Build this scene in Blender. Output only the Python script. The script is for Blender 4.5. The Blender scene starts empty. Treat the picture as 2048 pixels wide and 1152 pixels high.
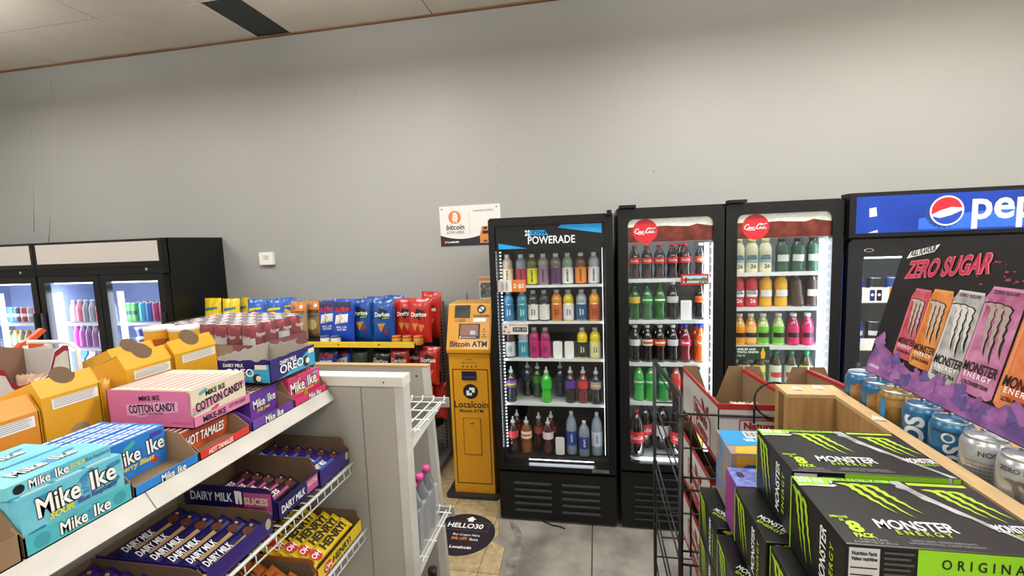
import bpy, bmesh, math, random
from mathutils import Matrix, Vector
random.seed(7)
S = bpy.context.scene
C = S.collection
PI = math.pi

# ---------------------------------------------------------------- camera, world, lights, exposure
CAM_H = 1.75
F_PX = 924.5
yaw, pit, rol = math.radians(-10.512), math.radians(5.854), math.radians(-2.122)
fw = Vector((math.sin(yaw), math.cos(yaw), 0)); rt = Vector((math.cos(yaw), -math.sin(yaw), 0)); zz = Vector((0, 0, 1))
cam_f = fw * math.cos(pit) - zz * math.sin(pit)
u2 = zz * math.cos(pit) + fw * math.sin(pit)
cam_r = rt * math.cos(rol) + u2 * math.sin(rol)
cam_u = u2 * math.cos(rol) - rt * math.sin(rol)
cd = bpy.data.cameras.new('camera'); cam = bpy.data.objects.new('camera', cd); C.objects.link(cam)
cd.sensor_fit = 'HORIZONTAL'; cd.sensor_width = 36.0; cd.lens = 36.0 * F_PX / 2048.0
cd.clip_start = 0.02; cd.clip_end = 60
M = Matrix.Identity(4)
for i, v in enumerate((cam_r, cam_u, -cam_f)):
    for k in range(3): M[k][i] = v[k]
M.translation = (0, 0, CAM_H)
cam.matrix_world = M
S.camera = cam

W = bpy.data.worlds.new('world'); S.world = W; W.use_nodes = True
W.node_tree.nodes['Background'].inputs[0].default_value = (0.9, 0.95, 1.0, 1)
W.node_tree.nodes['Background'].inputs[1].default_value = 0.15

S.view_settings.view_transform = 'Standard'; S.view_settings.look = 'None'
S.view_settings.exposure = 0.0; S.view_settings.gamma = 1.0; S.view_settings.use_curve_mapping = False

ROOM = dict(x0=-6.6, x1=3.4, y0=-3.2, y1=3.6, h=3.5)
LIGHTS = [(-4.6, 1.95), (-1.75, 1.95), (0.9, 1.95), (2.7, 1.95), (-4.6, -1.4), (-1.75, -1.4), (0.9, -1.4), (2.7, -1.4)]
LIGHT_W, LIGHT_UP, LIGHT_Z = 29.0, 26.0, 3.18
for i, (lx, ly) in enumerate(LIGHTS):
    ld = bpy.data.lights.new('ceiling_lamp', 'AREA'); ld.shape = 'RECTANGLE'; ld.size = 1.16; ld.size_y = 0.56
    ld.energy = LIGHT_W * (0.72 if lx < -4 else 0.97 if lx < 0 else 1.03); ld.color = (1.0, 0.993, 0.978)
    lo = bpy.data.objects.new('ceiling_lamp', ld); C.objects.link(lo); lo.location = (lx, ly, LIGHT_Z - 0.035)
    lu = bpy.data.lights.new('ceiling_uplight', 'AREA'); lu.shape = 'RECTANGLE'; lu.size = 1.16; lu.size_y = 0.3; lu.energy = LIGHT_UP; lu.color = (1.0, 0.993, 0.978)  # unseen upward lamp, added only to brighten the ceiling
    uo = bpy.data.objects.new('ceiling_uplight', lu); C.objects.link(uo); uo.location = (lx, ly, LIGHT_Z + 0.02); uo.rotation_euler = (PI, 0, 0)

# ---------------------------------------------------------------- helpers
def lin(h):
    h = h.lstrip('#'); c = [int(h[i:i+2], 16) / 255 for i in (0, 2, 4)]
    return tuple(((x / 12.92) if x <= 0.04045 else ((x + 0.055) / 1.055) ** 2.4) for x in c) + (1.0,)

MATS = {}
def mat(name, col='#808080', rough=0.5, metal=0.0, emit=None, estr=1.0, alpha=1.0, coat=0.0, spec=0.5, noise=0.0, nscale=8.0, bump=0.0, bscale=60.0, stretch=(1, 1, 1), col2=None, trans=0.0):
    if name in MATS: return MATS[name]
    m = bpy.data.materials.new(name); m.use_nodes = True; nt = m.node_tree
    b = nt.nodes['Principled BSDF']
    b.inputs['Base Color'].default_value = lin(col); b.inputs['Roughness'].default_value = rough
    b.inputs['Metallic'].default_value = metal; b.inputs['Alpha'].default_value = alpha
    b.inputs['Coat Weight'].default_value = coat; b.inputs['Specular IOR Level'].default_value = spec
    b.inputs['Transmission Weight'].default_value = trans
    if emit:
        b.inputs['Emission Color'].default_value = lin(emit); b.inputs['Emission Strength'].default_value = estr
    if noise > 0 or bump > 0:
        tc = nt.nodes.new('ShaderNodeTexCoord'); mp = nt.nodes.new('ShaderNodeMapping'); mp.inputs['Scale'].default_value = stretch
        nt.links.new(tc.outputs['Object'], mp.inputs['Vector'])
    if noise > 0:
        n = nt.nodes.new('ShaderNodeTexNoise'); n.inputs['Scale'].default_value = nscale; n.inputs['Detail'].default_value = 6
        nt.links.new(mp.outputs[0], n.inputs['Vector'])
        mx = nt.nodes.new('ShaderNodeMix'); mx.data_type = 'RGBA'
        c = lin(col); c2 = lin(col2) if col2 else tuple(x * (1 - noise) for x in c[:3]) + (1,)
        mx.inputs[6].default_value = c; mx.inputs[7].default_value = c2
        rp = nt.nodes.new('ShaderNodeMapRange'); rp.inputs[1].default_value = 0.35; rp.inputs[2].default_value = 0.68
        nt.links.new(n.outputs[0], rp.inputs[0]); nt.links.new(rp.outputs[0], mx.inputs[0]); nt.links.new(mx.outputs[2], b.inputs['Base Color'])
    if bump > 0:
        n2 = nt.nodes.new('ShaderNodeTexNoise'); n2.inputs['Scale'].default_value = bscale; n2.inputs['Detail'].default_value = 4
        nt.links.new(mp.outputs[0], n2.inputs['Vector'])
        bp = nt.nodes.new('ShaderNodeBump'); bp.inputs['Strength'].default_value = bump; bp.inputs['Distance'].default_value = 0.004
        nt.links.new(n2.outputs[0], bp.inputs['Height']); nt.links.new(bp.outputs[0], b.inputs['Normal'])
    MATS[name] = m
    return m

def glass_mat(name, tint='#ffffff', refl=1.0):
    if name in MATS: return MATS[name]
    m = bpy.data.materials.new(name); m.use_nodes = True; nt = m.node_tree
    for n in list(nt.nodes): nt.nodes.remove(n)
    o = nt.nodes.new('ShaderNodeOutputMaterial'); mx = nt.nodes.new('ShaderNodeMixShader')
    t = nt.nodes.new('ShaderNodeBsdfTransparent'); t.inputs[0].default_value = lin(tint)
    g = nt.nodes.new('ShaderNodeBsdfGlossy'); g.inputs['Roughness'].default_value = 0.02
    lw = nt.nodes.new('ShaderNodeLayerWeight'); lw.inputs[0].default_value = 0.5
    pw_ = nt.nodes.new('ShaderNodeMath'); pw_.operation = 'POWER'; pw_.inputs[1].default_value = 5.0
    f = nt.nodes.new('ShaderNodeMath'); f.operation = 'MULTIPLY_ADD'; f.inputs[1].default_value = 0.9; f.inputs[2].default_value = 0.025 * refl
    nt.links.new(lw.outputs['Facing'], pw_.inputs[0]); nt.links.new(pw_.outputs[0], f.inputs[0])
    nt.links.new(f.outputs[0], mx.inputs[0]); nt.links.new(t.outputs[0], mx.inputs[1]); nt.links.new(g.outputs[0], mx.inputs[2])
    nt.links.new(mx.outputs[0], o.inputs[0]); MATS[name] = m
    return m

def wm(o):
    if o is None: return Matrix.Identity(4)
    return wm(o.parent) @ o.matrix_basis

def frame(origin, right, up):
    r = Vector(right).normalized(); u = Vector(up).normalized(); n = r.cross(u).normalized(); u = n.cross(r)
    m = Matrix.Identity(4)
    for i, v in enumerate((r, u, n)):
        for k in range(3): m[k][i] = v[k]
    m.translation = Vector(origin)
    return m

class MB:
    def __init__(s): s.v = []; s.f = []; s.smooth = []
    def add(s, vs, fs, smooth=False):
        b = len(s.v); s.v += [Vector(v) for v in vs]
        for f in fs: s.f.append([b + i for i in f]); s.smooth.append(smooth)
        return s
    def box(s, x0, x1, y0, y1, z0, z1, M=None):
        vs = [(x, y, z) for x in (x0, x1) for y in (y0, y1) for z in (z0, z1)]
        if M: vs = [M @ Vector(v) for v in vs]
        return s.add(vs, [(0, 1, 3, 2), (4, 6, 7, 5), (0, 4, 5, 1), (2, 3, 7, 6), (0, 2, 6, 4), (1, 5, 7, 3)])
    def prism(s, pts, M, d):
        """polygon (2D pts, counter-clockwise) in frame M extruded by d along -normal"""
        n = len(pts); vs = [M @ Vector((p[0], p[1], 0)) for p in pts] + [M @ Vector((p[0], p[1], -d)) for p in pts]
        fs = [tuple(range(n)), tuple(range(2 * n - 1, n - 1, -1))]
        fs += [(i, i + n, (i + 1) % n + n, (i + 1) % n) for i in range(n)]
        return s.add(vs, fs)
    def poly(s, pts, M):
        return s.add([M @ Vector((p[0], p[1], p[2] if len(p) > 2 else 0)) for p in pts], [tuple(range(len(pts)))])
    def lathe(s, prof, M=None, n=16, cap=True, smooth=True):
        M = M or Matrix.Identity(4); vs = []; fs = []
        for (r, z) in prof:
            for k in range(n):
                a = 2 * PI * k / n; vs.append(M @ Vector((r * math.cos(a), r * math.sin(a), z)))
        for j in range(len(prof) - 1):
            for k in range(n):
                fs.append((j * n + k, j * n + (k + 1) % n, (j + 1) * n + (k + 1) % n, (j + 1) * n + k))
        s.add(vs, fs, smooth)
        if cap:
            b = len(s.v) - len(vs)
            s.f.append([b + k for k in range(n - 1, -1, -1)]); s.smooth.append(False)
            s.f.append([b + (len(prof) - 1) * n + k for k in range(n)]); s.smooth.append(False)
        return s
    def tube(s, pts, r, n=8, closed=False):
        pts = [Vector(p) for p in pts]; m = len(pts); vs = []; fs = []
        for i, p in enumerate(pts):
            a = pts[(i - 1) % m] if (closed or i > 0) else p; b = pts[(i + 1) % m] if (closed or i < m - 1) else p
            t = (b - a).normalized(); ref = Vector((0, 0, 1)) if abs(t.z) < 0.9 else Vector((1, 0, 0))
            x = t.cross(ref).normalized(); y = t.cross(x)
            for k in range(n):
                an = 2 * PI * k / n; vs.append(p + x * r * math.cos(an) + y * r * math.sin(an))
        for i in range(m if closed else m - 1):
            for k in range(n):
                fs.append((i * n + k, ((i + 1) % m) * n + k, ((i + 1) % m) * n + (k + 1) % n, i * n + (k + 1) % n))
        s.add(vs, fs, True)
        if not closed:
            b = len(s.v) - len(vs)
            s.f.append([b + k for k in range(n)]); s.smooth.append(False)
            s.f.append([b + (m - 1) * n + k for k in range(n - 1, -1, -1)]); s.smooth.append(False)
        return s
    def mesh(s, name, inv=None):
        me = bpy.data.meshes.new(name)
        vs = [(inv @ v if inv else v) for v in s.v]
        me.from_pydata([tuple(v) for v in vs], [], s.f)
        me.polygons.foreach_set('use_smooth', s.smooth)
        bm = bmesh.new(); bm.from_mesh(me); bmesh.ops.recalc_face_normals(bm, faces=bm.faces); bm.to_mesh(me); bm.free()
        return me
    def build(s, name, m, parent=None, label=None, cat=None, group=None, kind=None, bevel=0):
        if parent is None:
            xs = [v.x for v in s.v]; ys = [v.y for v in s.v]; zs = [v.z for v in s.v]
            T = Matrix.Translation(((min(xs) + max(xs)) / 2, (min(ys) + max(ys)) / 2, min(zs)))
        else:
            T = wm(parent)
        me = s.mesh(name, T.inverted())
        if bevel:
            bm = bmesh.new(); bm.from_mesh(me)
            bmesh.ops.remove_doubles(bm, verts=bm.verts, dist=1e-6)
            ed = [e for e in bm.edges if len(e.link_faces) == 2 and e.calc_face_angle(0) > 0.6]
            bmesh.ops.bevel(bm, geom=ed, offset=bevel, segments=2, profile=0.7, affect='EDGES'); bm.to_mesh(me); bm.free()
        me.materials.append(m)
        o = bpy.data.objects.new(name, me); C.objects.link(o)
        if parent is None: o.matrix_basis = T
        else: o.parent = parent
        return tag(o, label, cat, group, kind)

def tag(o, label=None, cat=None, group=None, kind=None):
    if label: o['label'] = label
    if cat: o['category'] = cat
    if group: o['group'] = group
    if kind: o['kind'] = kind
    return o

def thing(name, label, cat, loc=(0, 0, 0), group=None, rotz=0.0):
    o = bpy.data.objects.new(name, None); C.objects.link(o); o.location = loc; o.rotation_euler = (0, 0, rotz)
    o.empty_display_size = 0.05
    return tag(o, label, cat, group)

def copy_thing(root, loc, label=None, group=None, rotz=None):
    r = root.copy(); C.objects.link(r); r.location = loc
    if rotz is not None: r.rotation_euler = (0, 0, rotz)
    if label: r['label'] = label
    if group: r['group'] = group
    for ch in list(root.children):
        c = ch.copy(); C.objects.link(c); c.parent = r
        for g in list(ch.children):
            d = g.copy(); C.objects.link(d); d.parent = c
    return r

def text(name, s, size, m, parent, M, ax='CENTER', ay='CENTER', bold=0.0, shear=0.0, sx=1.0, lift=0.0006, warp=None, maxw=None, spacing=1.0):
    """flat printed lettering: mesh in frame M (x right, y up, z normal)"""
    cu = bpy.data.curves.new('lettering', 'FONT'); cu.body = s; cu.size = size; cu.align_x = ax; cu.align_y = ay
    cu.shear = shear; cu.offset = bold * size; cu.resolution_u = 3; cu.space_character = spacing
    ob = bpy.data.objects.new('tmp', cu)
    me = bpy.data.meshes.new_from_object(ob)
    bpy.data.objects.remove(ob); bpy.data.curves.remove(cu)
    k = sx
    if maxw and me.vertices:
        w = max(v.co.x for v in me.vertices) - min(v.co.x for v in me.vertices)
        k = maxw / max(w, 1e-6)
    inv = wm(parent).inverted()
    for v in me.vertices:
        x, y = v.co.x * k, v.co.y
        p = warp(x, y) if warp else Vector((x, y, 0))
        p = Vector(p); p.z += lift if not warp else 0
        v.co = inv @ (M @ p)
    me.name = name; me.materials.clear(); me.materials.append(m)
    o = bpy.data.objects.new(name, me); C.objects.link(o); o.parent = parent
    return o

def decal(name, pts, m, parent, M, lift=0.0004):
    return MB().poly([(p[0], p[1], lift) for p in pts], M).build(name, m, parent)

def rect(x0, y0, x1, y1): return [(x0, y0), (x1, y0), (x1, y1), (x0, y1)]
def circ(cx, cy, r, n=28, ry=None, a0=0, a1=2 * PI):
    full = abs(a1 - a0 - 2 * PI) < 1e-6; k = n if full else n + 1
    return [(cx + r * math.cos(a0 + (a1 - a0) * i / n), cy + (ry or r) * math.sin(a0 + (a1 - a0) * i / n)) for i in range(k)]
def rrect(x0, y0, x1, y1, r, n=5):
    p = []
    for cx, cy, a in ((x1 - r, y0 + r, -PI / 2), (x1 - r, y1 - r, 0), (x0 + r, y1 - r, PI / 2), (x0 + r, y0 + r, PI)):
        p += [(cx + r * math.cos(a + PI / 2 * i / n), cy + r * math.sin(a + PI / 2 * i / n)) for i in range(n + 1)]
    return p

def ring_frame(mb, outer, inner, M, d):
    """plate with a hole: outer/inner loops with the same number of points, thickness d"""
    n = len(outer); vs = []
    for z in (0, -d):
        vs += [M @ Vector((p[0], p[1], z)) for p in outer] + [M @ Vector((p[0], p[1], z)) for p in inner]
    fs = []
    for i in range(n):
        j = (i + 1) % n
        fs += [(i, j, n + j, n + i), (2 * n + i, 3 * n + i, 3 * n + j, 2 * n + j), (i, 2 * n + i, 2 * n + j, j), (n + i, n + j, 3 * n + j, 3 * n + i)]
    return mb.add(vs, fs)
def rect_loop_like(inner, x0, y0, x1, y1):
    """outer rectangle sampled to match a rounded inner loop"""
    ix0 = min(p[0] for p in inner); ix1 = max(p[0] for p in inner); iy0 = min(p[1] for p in inner); iy1 = max(p[1] for p in inner)
    out = []
    n = len(inner); q = n // 4; cs = [(x1, y0), (x1, y1), (x0, y1), (x0, y0)]
    for c in range(4):
        seg = inner[c * q:(c + 1) * q]
        for i, p in enumerate(seg):
            h = i / (q - 1) if q > 1 else 0.5
            X, Y = cs[c]
            if c == 0: o = (p[0] + (X - p[0]) * min(1, 2 * h), Y) if h < 0.5 else (X, Y + (p[1] - Y) * (2 * h - 1))
            elif c == 1: o = (X, p[1] + (Y - p[1]) * min(1, 2 * h)) if h < 0.5 else (X + (p[0] - X) * (2 * h - 1), Y)
            elif c == 2: o = (p[0] + (X - p[0]) * min(1, 2 * h), Y) if h < 0.5 else (X, Y + (p[1] - Y) * (2 * h - 1))
            else: o = (X, p[1] + (Y - p[1]) * min(1, 2 * h)) if h < 0.5 else (X + (p[0] - X) * (2 * h - 1), Y)
            out.append(o)
    return out

def cname(h):
    h = h.lstrip('#'); r, g, b = [int(h[i:i+2], 16) / 255 for i in (0, 2, 4)]
    mx, mn = max(r, g, b), min(r, g, b); d = mx - mn
    if mx < .2: return 'black'
    if d < .12: return 'white' if mx > .78 else ('grey' if mx > .35 else 'charcoal')
    hh = ((g - b) / d % 6 if mx == r else (b - r) / d + 2 if mx == g else (r - g) / d + 4) * 60
    n = 'red' if hh < 14 or hh > 345 else 'orange' if hh < 38 else 'yellow' if hh < 66 else 'green' if hh < 165 else 'teal' if hh < 195 else 'blue' if hh < 250 else 'purple' if hh < 300 else 'pink'
    if n == 'orange' and mx < .6: n = 'brown'
    return ('dark ' if mx < .42 and n != 'brown' else 'pale ' if d < .25 and mx > .7 else '') + n

# px on the photograph -> point on a vertical plane at depth Y (used to read shop distances once)
def at(px, py, Y):
    d = cam_r * ((px - 1024) / F_PX) - cam_u * ((py - 576) / F_PX) + cam_f
    t = Y / d.y
    return Vector((d.x * t, Y, CAM_H + d.z * t))

# ---------------------------------------------------------------- common materials
BLACK = mat('black_enamel', '#0b0d0e', 0.4, spec=0.35)
BLACKM = mat('black_matte', '#0e0f10', 0.6, spec=0.3)
DARKG = mat('dark_grey_plastic', '#2a2d2f', 0.5)
WHITE = mat('white_paint', '#d8d8d4', 0.4)
WHITEP = mat('white_plastic', '#e6e6e2', 0.35)
GREYP = mat('grey_panel', '#a6a49c', 0.45, bump=0.02, bscale=40)
CARD = mat('cardboard', '#8d7356', 0.85, noise=0.12, nscale=20, bump=0.1, bscale=90)
CARDD = mat('cardboard_inside', '#6b5641', 0.9, noise=0.12, nscale=20)
CHROME = mat('chrome', '#c8c8c8', 0.2, metal=1.0)
ALU = mat('can_aluminium', '#c4c8cc', 0.28, metal=0.9)
INK = mat('black_ink', '#101012', 0.5)
INKW = mat('white_ink', '#f2f2f0', 0.5)
GLASS = glass_mat('door_glass')
# ---------------------------------------------------------------- the setting
R = ROOM
concrete = mat('concrete', '#8f8b83', 0.65, noise=0.35, nscale=5, bump=0.2, bscale=30, col2='#625e56')
tilem = mat('vinyl_tile', '#b3a37f', 0.4, noise=0.3, nscale=28, col2='#93815f', stretch=(1, 1, 1))
wallm = mat('wall_paint', '#9fa09e', 0.5, bump=0.015, bscale=25, noise=0.04, nscale=0.8)
ceilm = mat('ceiling_tile', '#dcd7ce', 0.85, bump=0.08, bscale=120, noise=0.05, nscale=6)
gridm = mat('ceiling_grid', '#77736c', 0.7)
orangem = mat('orange_varnished_wood', '#8f5f3c', 0.5, noise=0.5, nscale=5, stretch=(1, 20, 20))
groutm = mat('tile_adhesive', '#5d564a', 0.9, noise=0.3, nscale=12)

fl = MB().box(R['x0'], R['x1'], R['y0'], R['y1'], -0.12, -0.008).build('floor', groutm, None, kind='structure', label='shop floor of grey concrete and beige vinyl tiles')
# concrete slabs, with a sawn joint between them
JX = -0.055
for (a, b) in ((-0.535, JX - 0.004), (JX + 0.004, R['x1'])):
    MB().box(a, b, R['y0'], R['y1'], -0.008, -0.0005).build('concrete_slab', concrete, fl)
# irregular strip of concrete where the tiles broke away
MB().prism([(-0.535, 2.21), (-0.535, R['y1']), (-0.66, R['y1']), (-0.64, 2.68), (-0.615, 2.60), (-0.602, 2.512), (-0.628, 2.496), (-0.63, 2.47), (-0.585, 2.44), (-0.548, 2.425)], Matrix.Translation((0, 0, -0.0005)), 0.0075).build('concrete_slab', concrete, fl)
# beige tiles (30.5 cm), cut along the broken edge
T = 0.305
def edge_at(y):
    pts = [(2.0, -0.536), (2.2, -0.537), (2.425, -0.550), (2.44, -0.587), (2.47, -0.632), (2.496, -0.63), (2.512, -0.604), (2.60, -0.617), (2.68, -0.642), (3.61, -0.662)]
    if y <= pts[0][0]: return pts[0][1]
    for (a, xa), (b, xb) in zip(pts, pts[1:]):
        if a <= y <= b: return xa + (xb - xa) * (y - a) / (b - a)
    return pts[-1][1]
ybreaks = [2.0, 2.2, 2.425, 2.44, 2.47, 2.496, 2.512, 2.60, 2.68]
x_r = -0.655
for j in range(-6, 8):
    y0 = 2.213 - 1 * T + j * T; y1 = y0 + T - 0.003
    if y0 > R['y1'] or y1 < 0.4: continue
    y1 = min(y1, R['y1'] - 0.002)
    for i in range(-1, 9):
        xr = x_r - i * T; xl = xr - T + 0.003
        if i == -1:
            ys = [y0] + [y for y in ybreaks if y0 < y < y1] + [y1]
            pts = [(xl, y1), (xl, y0)] + [(max(edge_at(y), xl + 0.004), y) for y in ys]
            if min(edge_at(y) for y in ys) < xl + 0.006: continue
            MB().prism(pts, Matrix.Translation((0, 0, 0.001)), 0.008).build('tile', tilem, fl)
        else:
            o = None
            ys = [y for y in ybreaks if y0 < y < y1] + [y0, y1]
            if i == 0 and min(edge_at(y) for y in ys) < xr:
                yy = sorted(ys)
                MB().prism([(xl, y1), (xl, y0)] + [(min(xr, edge_at(y)), y) for y in yy], Matrix.Translation((0, 0, 0.001)), 0.008).build('tile', tilem, fl)
            else:
                MB().box(xl, xr, y0, y1, -0.007, 0.001).build('tile', tilem, fl)

st_ = [(-0.50, 2.2), (-0.45, 2.2), (-0.455, 2.3), (-0.43, 2.38), (-0.47, 2.47), (-0.46, 2.54), (-0.50, 2.62), (-0.55, 2.70), (-0.58, 2.70), (-0.54, 2.60), (-0.50, 2.52), (-0.51, 2.46), (-0.49, 2.40), (-0.515, 2.3)]
MB().poly([(x, y, 0.0002) for x, y in st_], Matrix.Identity(4)).build('floor_stain', mat('dirt_stain', '#55524c', .8, noise=.6, nscale=18, col2='#86827a'), fl)
wb = MB().box(R['x0'] - 0.1, R['x1'] + 0.1, R['y1'], R['y1'] + 0.1, 0, R['h'] + 0.3).build('wall_back', wallm, None, kind='structure', label='plain pale grey painted back wall')
MB().tube([(-4.90, 3.614, 3.40), (-4.92, 3.6125, 3.0), (-5.0, 3.6125, 2.6), (-5.10, 3.613, 2.2), (-5.18, 3.614, 1.9)], 0.015, 16).build('wall_seam', wallm, wb)
MB().tube([(-5.2, 3.611, 3.0), (-5.24, 3.6105, 2.6), (-5.34, 3.611, 2.0)], 0.012, 16).build('wall_seam', wallm, wb)
for (px, py) in ((710, 183), (993, 336), (1307, 343)):
    p = at(px, py, 3.6)
    MB().prism(circ(0, 0, 0.008, 10, 0.005), frame((p.x, 3.5985, p.z), (1, 0, 0), (0, 0, 1)), 0.001).build('scuff', mat('scuff', '#7d7b77', 0.6), wb)
MB().box(R['x0'] - 0.1, R['x0'], R['y0'], R['y1'], 0, R['h'] + 0.3).build('wall_left', mat('side_wall_paint', '#cfccc5', .6), None, kind='structure', label='grey side wall beyond the coolers')
MB().box(R['x1'], R['x1'] + 0.1, R['y0'], R['y1'], 0, R['h'] + 0.3).build('wall_right', mat('side_wall_paint', '#cfccc5', .6), None, kind='structure', label='grey side wall beside the soda cooler')
MB().box(R['x0'] - 0.1, R['x1'] + 0.1, R['y0'] - 0.1, R['y0'], 0, R['h'] + 0.3).build('wall_front', mat('side_wall_paint', '#cfccc5', .6), None, kind='structure', label='grey wall on the till side of the shop')
MB().box(R['x0'], R['x1'], R['y1'] - 0.018, R['y1'], R['h'] - 0.012, R['h'] - 0.001).build('trim_1', orangem, None, kind='structure', label='thin orange wood strip along the top of the wall')

# ceiling: lay-in tiles, each its own slab, under a backing
ce = MB().box(R['x0'] - 0.1, R['x1'] + 0.1, R['y0'] - 0.1, R['y1'] + 0.1, R['h'] + 0.02, R['h'] + 0.15).build('ceiling', gridm, None, kind='structure', label='lay-in tile ceiling with thin seams')
xs = [-6.6, -6.01, -4.79, -3.62, -2.731, -2.426, -1.21, 0.01, 1.23, 2.45, 3.4]
ys = [3.595, 3.02, 2.41, 1.80, 1.19, 0.58, -0.03, -0.64, -1.25, -1.86, -2.47, -3.2]
for a, b in zip(xs, xs[1:]):
    for k, (y1, y0) in enumerate(zip(ys, ys[1:])):
        if (a, k) == (-2.731, 0): continue
        dz = 0.004 * random.random()
        MB().box(a + 0.004, b - 0.004, y0 + 0.004, y1 - 0.004, R['h'] + dz, R['h'] + 0.02).build('ceiling_tile', ceilm, ce)
gp = MB().box(-2.727, -2.43, 3.024, 3.591, R['h'] + 0.008, R['h'] + 0.02).build('dark_panel', mat('dark_ceiling_panel', '#3c4143', 0.7, noise=0.15, nscale=30), ce)
gp['label'] = 'dark grey ceiling panel by the wall'
for (lx, ly) in LIGHTS:
    t = thing('ceiling_light', 'unseen flat white ceiling light fitting, hung on thin rods for the added uplight', 'light', (lx, ly, LIGHT_Z - .03), 'ceiling lights')
    mb = MB(); ring_frame(mb, rect(-0.63, -0.33, 0.63, 0.33), rect(-0.59, -0.29, 0.59, 0.29), Matrix.Translation((lx, ly, LIGHT_Z)), 0.03); mb.build('frame', WHITE, t)
    MB().box(lx - 0.59, lx + 0.59, ly - 0.29, ly + 0.29, LIGHT_Z - 0.022, LIGHT_Z - 0.012).build('diffuser', mat('lamp_diffuser', '#ffffff', 0.6, emit='#fff6e8', estr=6.0), t)
    for dx in (-.5, .5): MB().tube([(lx + dx, ly, LIGHT_Z), (lx + dx, ly, R['h'] + .004)], .004, 6).build('rod', CHROME, t)  # rods made up so the unseen fittings hang low enough for the uplight
# ---------------------------------------------------------------- bottles, cans: shared meshes, one thing each
PROF = {   # (radius fraction, height fraction) body, neck end = cap start ; label band
    'sport': dict(b=[(.0, 0), (.90, 0), (1, .02), (1, .55), (.93, .57), (.93, .59), (1, .63), (.99, .71), (.88, .79), (.62, .855), (.48, .88), (.46, .90)], cap=(.48, .88, 1.0), lab=(.05, .54)),
    'soda': dict(b=[(.0, 0), (.75, 0), (.95, .02), (1, .08), (.93, .20), (.86, .28), (.90, .36), (1, .44), (1, .62), (.92, .70), (.65, .80), (.42, .88), (.38, .93)], cap=(.44, .92, 1.0), lab=(.45, .62)),
    'squeeze': dict(b=[(.0, 0), (.95, 0), (1, .02), (1, .22), (.86, .28), (.86, .34), (1, .40), (1, .62), (.90, .70), (.52, .78), (.45, .82)], cap=(.36, .81, 1.0), lab=(.42, .62)),
    'smart': dict(b=[(.0, 0), (.95, 0), (1, .02), (1, .62), (.97, .70), (.80, .80), (.50, .88), (.40, .91)], cap=(.36, .90, 1.0), lab=(.22, .56)),
    'shake': dict(b=[(.0, 0), (.95, 0), (1, .02), (.97, .25), (.90, .40), (.97, .55), (1, .70), (.85, .80), (.62, .86), (.60, .90)], cap=(.62, .88, 1.0), lab=(.06, .78)),
    'juice': dict(b=[(.0, 0), (.95, 0), (1, .02), (1, .10), (.96, .40), (1, .55), (.92, .66), (.70, .78), (.50, .86), (.48, .91)], cap=(.52, .90, 1.0), lab=(.08, .60)),
    'two': dict(b=[(.0, 0), (.80, 0), (.97, .02), (1, .06), (1, .60), (.95, .68), (.70, .80), (.35, .90), (.26, .94)], cap=(.30, .93, 1.0), lab=(.30, .55)),
    'can': dict(b=[(.0, 0), (.76, 0), (.82, .02), (1, .08), (1, .88), (.92, .93), (.82, .965), (.82, .985)], cap=(.80, .975, .985), lab=(.08, .88)),
    'tub': dict(b=[(.0, 0), (.80, 0), (.82, .02), (1, .88), (1, .90)], cap=(1.05, .88, 1.0), lab=(.1, .8)),
}
_bm = {}
def bmesh_for(kind, r, h):
    key = (kind, r, h)
    if key in _bm: return _bm[key]
    P = PROF[kind]; n = 14
    body = MB().lathe([(max(a * r, 1e-4), z * h) for a, z in P['b']] + [(1e-4, P['b'][-1][1] * h)], n=n, cap=False).mesh('bottle_body')
    c = P['cap']; cr = c[0] * r
    if kind == 'squeeze': cp = [(1e-4, c[1] * h), (cr * 1.25, c[1] * h), (cr * 1.25, (c[1] + .07) * h), (cr * .6, (c[1] + .09) * h), (cr * .5, (c[2] - .02) * h), (cr * .42, c[2] * h), (1e-4, c[2] * h)]
    elif kind == 'can': cp = [(1e-4, .955 * h), (.76 * r, .955 * h), (.80 * r, .985 * h), (.835 * r, h), (.86 * r, .985 * h), (.86 * r, .955 * h)]
    else: cp = [(1e-4, c[1] * h), (cr, c[1] * h), (cr, (c[2] - .008) * h), (cr * .92, c[2] * h), (1e-4, c[2] * h)]
    cap = MB().lathe(cp, n=n, cap=False).mesh('bottle_cap')
    a, b = P['lab']
    zs = [a * h + (b - a) * h * i / 8 for i in range(9)]
    def rad(z):
        pr = P['b']
        for (ra, za), (rb, zb) in zip(pr, pr[1:]):
            if za * h <= z <= zb * h and zb > za: return r * (ra + (rb - ra) * (z / h - za) / (zb - za))
        return r
    lab = MB().lathe([(rad(z) + 0.0007, z) for z in zs], n=n, cap=False).mesh('bottle_label')
    for me in (body, cap, lab): me.materials.append(None)
    _bm[key] = (body, cap, lab)
    return _bm[key]

def liquid(col, name=None):
    return mat('liquid_' + col.strip('#'), col, 0.07, coat=0.8, spec=0.6)
def paper(col): return mat('print_' + col.strip('#'), col, 0.45)

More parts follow.
